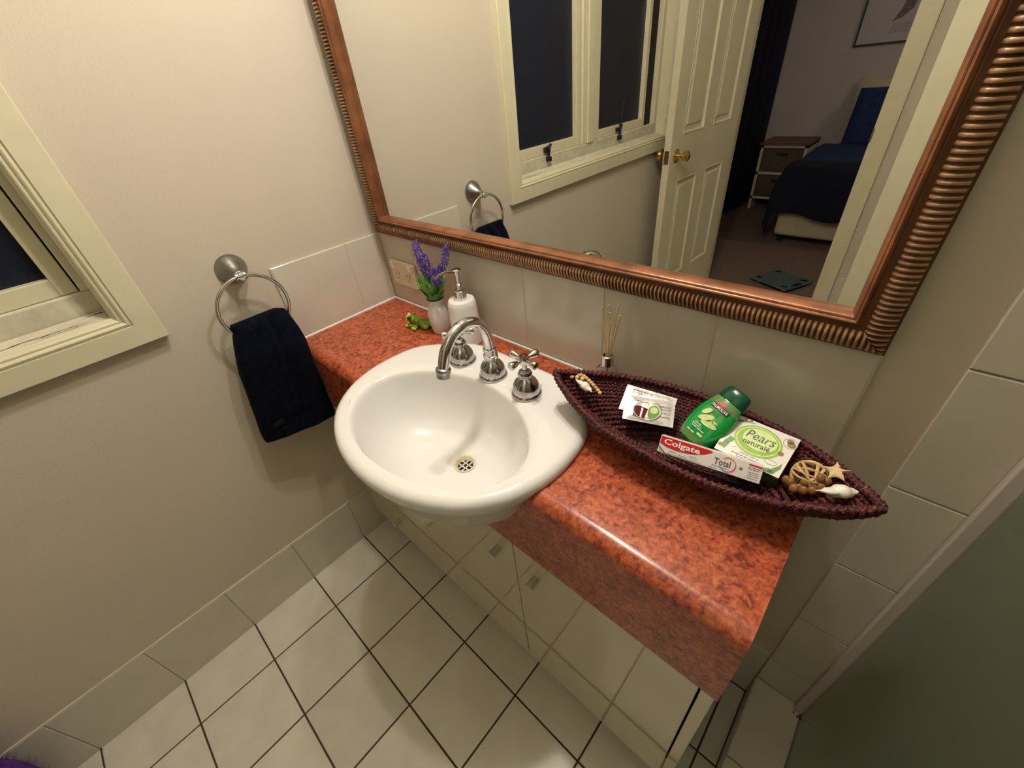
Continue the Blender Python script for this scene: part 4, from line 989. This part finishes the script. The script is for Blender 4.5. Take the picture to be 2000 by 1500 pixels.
# stiles and rails as solid, panels recessed
us = [0, cols[0][0], cols[0][1], cols[1][0], cols[1][1], DW]; vsr = [.008, .255, .815, 1.02, 1.62, 1.72, 1.92, HT]
for i in range(5):
    for j in range(7):
        if i in (1, 3) and j in (1, 3, 5): continue
        mb.fbox(Fdoor, us[i], us[i+1], vsr[j], vsr[j+1], -.035, 0)
link_mesh('door_leaf', mb, 'cream', door)
for (c0, c1) in cols:
    for (r0, r1) in rows:
        mb = MB()
        for sgn, base in ((1, 0), (-1, -.035)):
            FF = (lambda u, v, h, sgn=sgn, base=base: Fdoor(u, v, base+sgn*h))
            mb.loopframe(FF, c0, c1, r0, r1, [(0, 0), (.003, .002), (.008, .001), (.014, -.008), (.018, -.009), (.030, -.009), (.042, -.003), (.045, -.003)])
            mb.add([FF(u, v, -.003) for u, v in ((c0+.045, r0+.045), (c1-.045, r0+.045), (c1-.045, r1-.045), (c0+.045, r1-.045))], [(0, 1, 2, 3)])
        link_mesh('door_panel', mb, 'cream', door, smooth=True, sharp=25)
ku = DW-.062; kz = .935
for sgn, base in ((1, 0), (-1, -.035)):
    o_ = Fdoor(ku, kz, base); mb = MB(); mb.lathe([(.031, 0), (.031, .002), (.027, .005), (.016, .008), (.0095, .014), (.0085, .026), (.013, .032), (.022, .038), (.0265, .048), (.0255, .058), (.018, .066), (.006, .069)], o_, nrm*sgn, n=24)
    link_mesh('door_knob', mb, 'brass', door, smooth=True)
link_mesh('latch_plate', MB().fbox(Fdoor, DW, DW+.0015, kz-.03, kz+.03, -.030, -.006), 'brass_old', door)

# ------------------------------------------------------------------ bedroom beyond the doorway
BX0, BX1, BYF = -.50, 3.0, -4.80; YB = YD-.1
struct('floor_bedroom', MB().box(BX0-.05, BX1, BYF-.05, YB+.1, -.12, -.002), 'carpet')
struct('ceiling_bedroom', MB().box(BX0-.05, BX1, BYF-.05, YB, 2.5, 2.6), 'bedwall')
struct('wall_bedroom_back', MB().box(BX0-.05, BX1, BYF-.05, BYF, -.1, 2.5), 'bedwall')
wbl = MB(); wbl.box(BX0-.05, BX0, BYF, YB, -.1, .80); wbl.box(BX0-.05, BX0, BYF, YB, 2.1, 2.5); wbl.box(BX0-.05, BX0, YB-.25, YB+.08, .8, 2.1)
struct('wall_bedroom_left', wbl, 'bedwall'); struct('wall_bedroom_right', MB().box(BX1, BX1+.05, BYF, YB, -.1, 2.5), 'bedwall')
struct('wall_bedroom_front', MB().box(BX0-.05, -.16, YB, YB+.03, -.1, 2.5), 'bedwall'); struct('wall_bedroom_front.001', MB().box(RB+.1, BX1+.05, YB, YB+.03, -.1, 2.5), 'bedwall')
w2 = thing('window_2', (BX0, -3.6, .8), 'x', 'x'); w2['kind'] = 'structure'; del w2['label']; del w2['category']
link_mesh('sill_board', MB().box(BX0, BX0+.03, -4.7, YB-.25, .77, .82), 'white_wood', w2, bevel=.004)
link_mesh('window_frame', MB().box(BX0-.02, BX0+.012, -4.15, -4.10, .82, 2.1), 'white_wood', w2)
link_mesh('pane', MB().box(BX0-.03, BX0-.025, -4.75, YB-.2, .8, 2.1), 'night_glass', w2)
# curtain
cu = thing('curtain', (-.40, -4.2, .02), 'dark navy full length curtain drawn to the corner of the bedroom window', 'curtain')
def cfn(i, j):
    y = -3.72-.98*i; x = -.40+.05*math.sin(i*38)+.085*i; z = .015+2.2*j
    return (x, y, z)
mb = MB(); mb.grid(cfn, 140, 4); co = link_mesh('curtain_cloth', mb, 'curtain', cu, smooth=True, sharp=80)
so = co.modifiers.new('s', 'SOLIDIFY'); so.thickness = .006
link_mesh('curtain_rod', MB().tube([(-.38, -2.9, 2.23), (-.38, -4.76, 2.23)], .012, 10), 'brown_wood', cu)
# drawer unit
dk = thing('drawer_unit', (.0, -4.4, 0), 'white drawer unit with dark wicker baskets and a brown wooden top behind the bed', 'drawer unit')
X0, X1, Y0, Y1 = -.22, .17, -4.72, -4.36
mb = MB()
for x in (X0, X1-.022): mb.box(x, x+.022, Y0, Y1, 0, .575)
for z in (.10, .325, .555): mb.box(X0, X1, Y0, Y1, z, z+.022)
link_mesh('unit_frame', mb, 'white_wood', dk)
link_mesh('unit_top', MB().box(X0-.012, X1+.012, Y0-.01, Y1+.012, .577, .600), 'brown_wood', dk, bevel=.003)
for z0_, z1_ in ((.126, .318), (.350, .548)):
    bsk = link_mesh('wicker_drawer', MB().box(X0+.028, X1-.028, Y0+.02, Y1-.006, z0_, z1_), 'wicker', dk, bevel=.008)
    link_mesh('drawer_handle', MB().box((X0+X1)/2-.045, (X0+X1)/2+.045, Y1-.008, Y1-.002, z1_-.06, z1_-.035), 'dark_hole', bsk)
# bed with pillows against the far wall, foot towards the doorway
bd = thing('bed', (1.0, -3.9, 0), 'single bed made up with a dark navy bedspread over cream linen', 'bed')
def rbox(name, x0, x1, y0, y1, z0_, z1_, m, parent, bev, wob=0):
    mb = MB(); nx, ny = 24, 24
    o = link_mesh(name, MB().box(x0, x1, y0, y1, z0_, z1_), m, parent); b = o.modifiers.new('b', 'BEVEL'); b.width = bev; b.segments = 4
    bpy.context.view_layer.update(); bake(o)
    for p in o.data.polygons: p.use_smooth = True
    return o
rbox('bed_base', .27, 1.75, -4.65, -3.44, .055, .32, 'bedlinen', bd, .03)
rbox('mattress', .25, 1.75, -4.66, -3.42, .30, .52, 'bedlinen', bd, .05)
def bfn(i, j):      # bedspread draped over the mattress end and side
    path = [(-.3, .20), (0, .545), (1.0, .575)]
    x = .20+1.60*i; y0_ = -3.40; t = j
    if t < .30: y = -3.375+.012*math.sin(i*30); z = .31+(t/.30)*.22+.012*math.sin(i*23)*(1-t/.3)
    else: y = -3.385-(t-.30)/.70*1.02; z = .535+.055*(1-math.exp(-(t-.30)*9))+.012*noise.noise(Vector((x*6, y*6, 0)))
    ex = max(0, .27-x)/.07; z -= ex*ex*.30*(1 if t > .1 else .3)
    return (max(x, .215), y, z)
mb = MB(); mb.grid(bfn, 60, 50); o = link_mesh('bedspread', mb, 'navy', bd, smooth=True, sharp=80); q = o.modifiers.new('s', 'SOLIDIFY'); q.thickness = .012
def bf2(i, j):
    x = .195+1.60*i; t = j
    if t < .45: y = -3.355+.014*math.sin(i*26+1); z = .24+.02*math.sin(i*17)+(t/.45)*.33
    else: y = -3.365-(t-.45)/.55*.26; z = .585+.012*math.sin((t-.45)*5)+.006*noise.noise(Vector((x*8, y*8, 4)))
    ex = max(0, .26-x)/.065; z -= ex*ex*.22
    return (x, y, max(z, .12))
mb = MB(); mb.grid(bf2, 60, 30); o = link_mesh('folded_blanket', mb, 'navy_dark', bd, smooth=True, sharp=80); q = o.modifiers.new('s', 'SOLIDIFY'); q.thickness = .014
rbox('bed_leg', .30, .34, -3.52, -3.48, 0, .06, 'black', bd, .004); rbox('bed_leg', 1.6, 1.64, -3.52, -3.48, 0, .06, 'black', bd, .004)
# pillow propped up at the head
def pillow(name, cx, cy, cz, sx_, sy_, sz_, tilt, m, label):
    mb = MB(); n = 26
    def fn(s_, i, j):
        u = i*2-1; v = j*2-1; e_ = (max(0, 1-abs(u)**3.5)*max(0, 1-abs(v)**3.5))**.5
        y = s_*sy_*e_; z = v*sz_; x = u*sx_
        return (cx+x, cy+y*math.cos(tilt)+z*math.sin(tilt), cz+z*math.cos(tilt)-y*math.sin(tilt))
    mb.grid(lambda i, j: fn(1, i, j), n, n); mb.grid(lambda i, j: fn(-1, i, j), n, n)
    return tag(link_mesh(name, mb, m, smooth=True, sharp=80, org=(cx, cy, cz)), label, 'pillow')
pillow('pillow', .70, -4.70, .80, .36, .05, .24, -.22, 'bedlinen', 'cream pillow standing at the head of the bed behind the navy one')
pillow('pillow', .735, -4.545, .77, .345, .05, .215, -.32, 'navy', 'navy pillow propped against the cream pillow on the bed')
# picture on the bedroom wall
pic = thing('framed_picture', (.45, BYF, 1.6), 'pale brush-stroke print in a thin dark frame above the bed', 'picture')
Fp = lambda u, v, h=0: Vector((u, BYF+h, v))
mb = MB(); mb.loopframe(Fp, .205, .86, 1.258, 1.95, [(0, 0), (0, .02), (.013, .02), (.013, .008)]); link_mesh('picture_frame', mb, 'black', pic)
link_mesh('picture_sheet', MB().box(.21, .855, BYF+.002, BYF+.009, 1.263, 1.945), 'art', pic)
FpA = frame((.42, BYF+.0095, 1.40), (-1, 0, 0), (0, 0, 1))
FpA = lambda u, v, h=0: Vector((.42+u, BYF+.0095+h, 1.40+v))
mb = MB(); mb.add([FpA(u, v, .0002) for u, v in [(0, 0), (.06, .02), (.11, .07), (.13, .18), (.15, .40), (.05, .42), (.06, .20), (.04, .08)]], [tuple(range(8))]); link_mesh('brush_stroke', mb, 'art_dark', pic)
mb = MB()
for k_ in range(7):
    a = -.9-.12*k_; mb.tube([FpA(.03+.02*k_, -.01, .001), FpA(.03+.02*k_-.03, -.075, .001)], .0016, 4)
link_mesh('fine_stroke', mb, 'art_dark', pic)
# glass bathroom scale on the carpet
scl = thing('bathroom_scale', (.465, -2.55, 0), 'square glass bathroom scale on the carpet behind the doorway', 'scale')
Fq = frame((.455, -2.67, .022), (.9, .42, 0), (-.42, .9, 0)); 
link_mesh('glass_platform', MB().fbox(Fq, -.01, .27, -.13, .13, 0, .007), 'cloudy_glass', scl, bevel=.002)
for u, v in ((.03, -.09), (.03, .09), (.23, -.09), (.23, .09)):
    link_mesh('foot', MB().lathe([(.016, -.0215), (.016, -.001)], Fq(u, v, 0), n=14), 'steel', scl, smooth=True)
    link_mesh('contact_plate', MB().lathe([(.020, .007), (.020, .009), (.015, .010)], Fq(u, v, 0), n=16), 'chrome', scl, smooth=True)
link_mesh('display', MB().fbox(Fq, .235, .262, -.035, .035, .007, .009), 'black', scl)
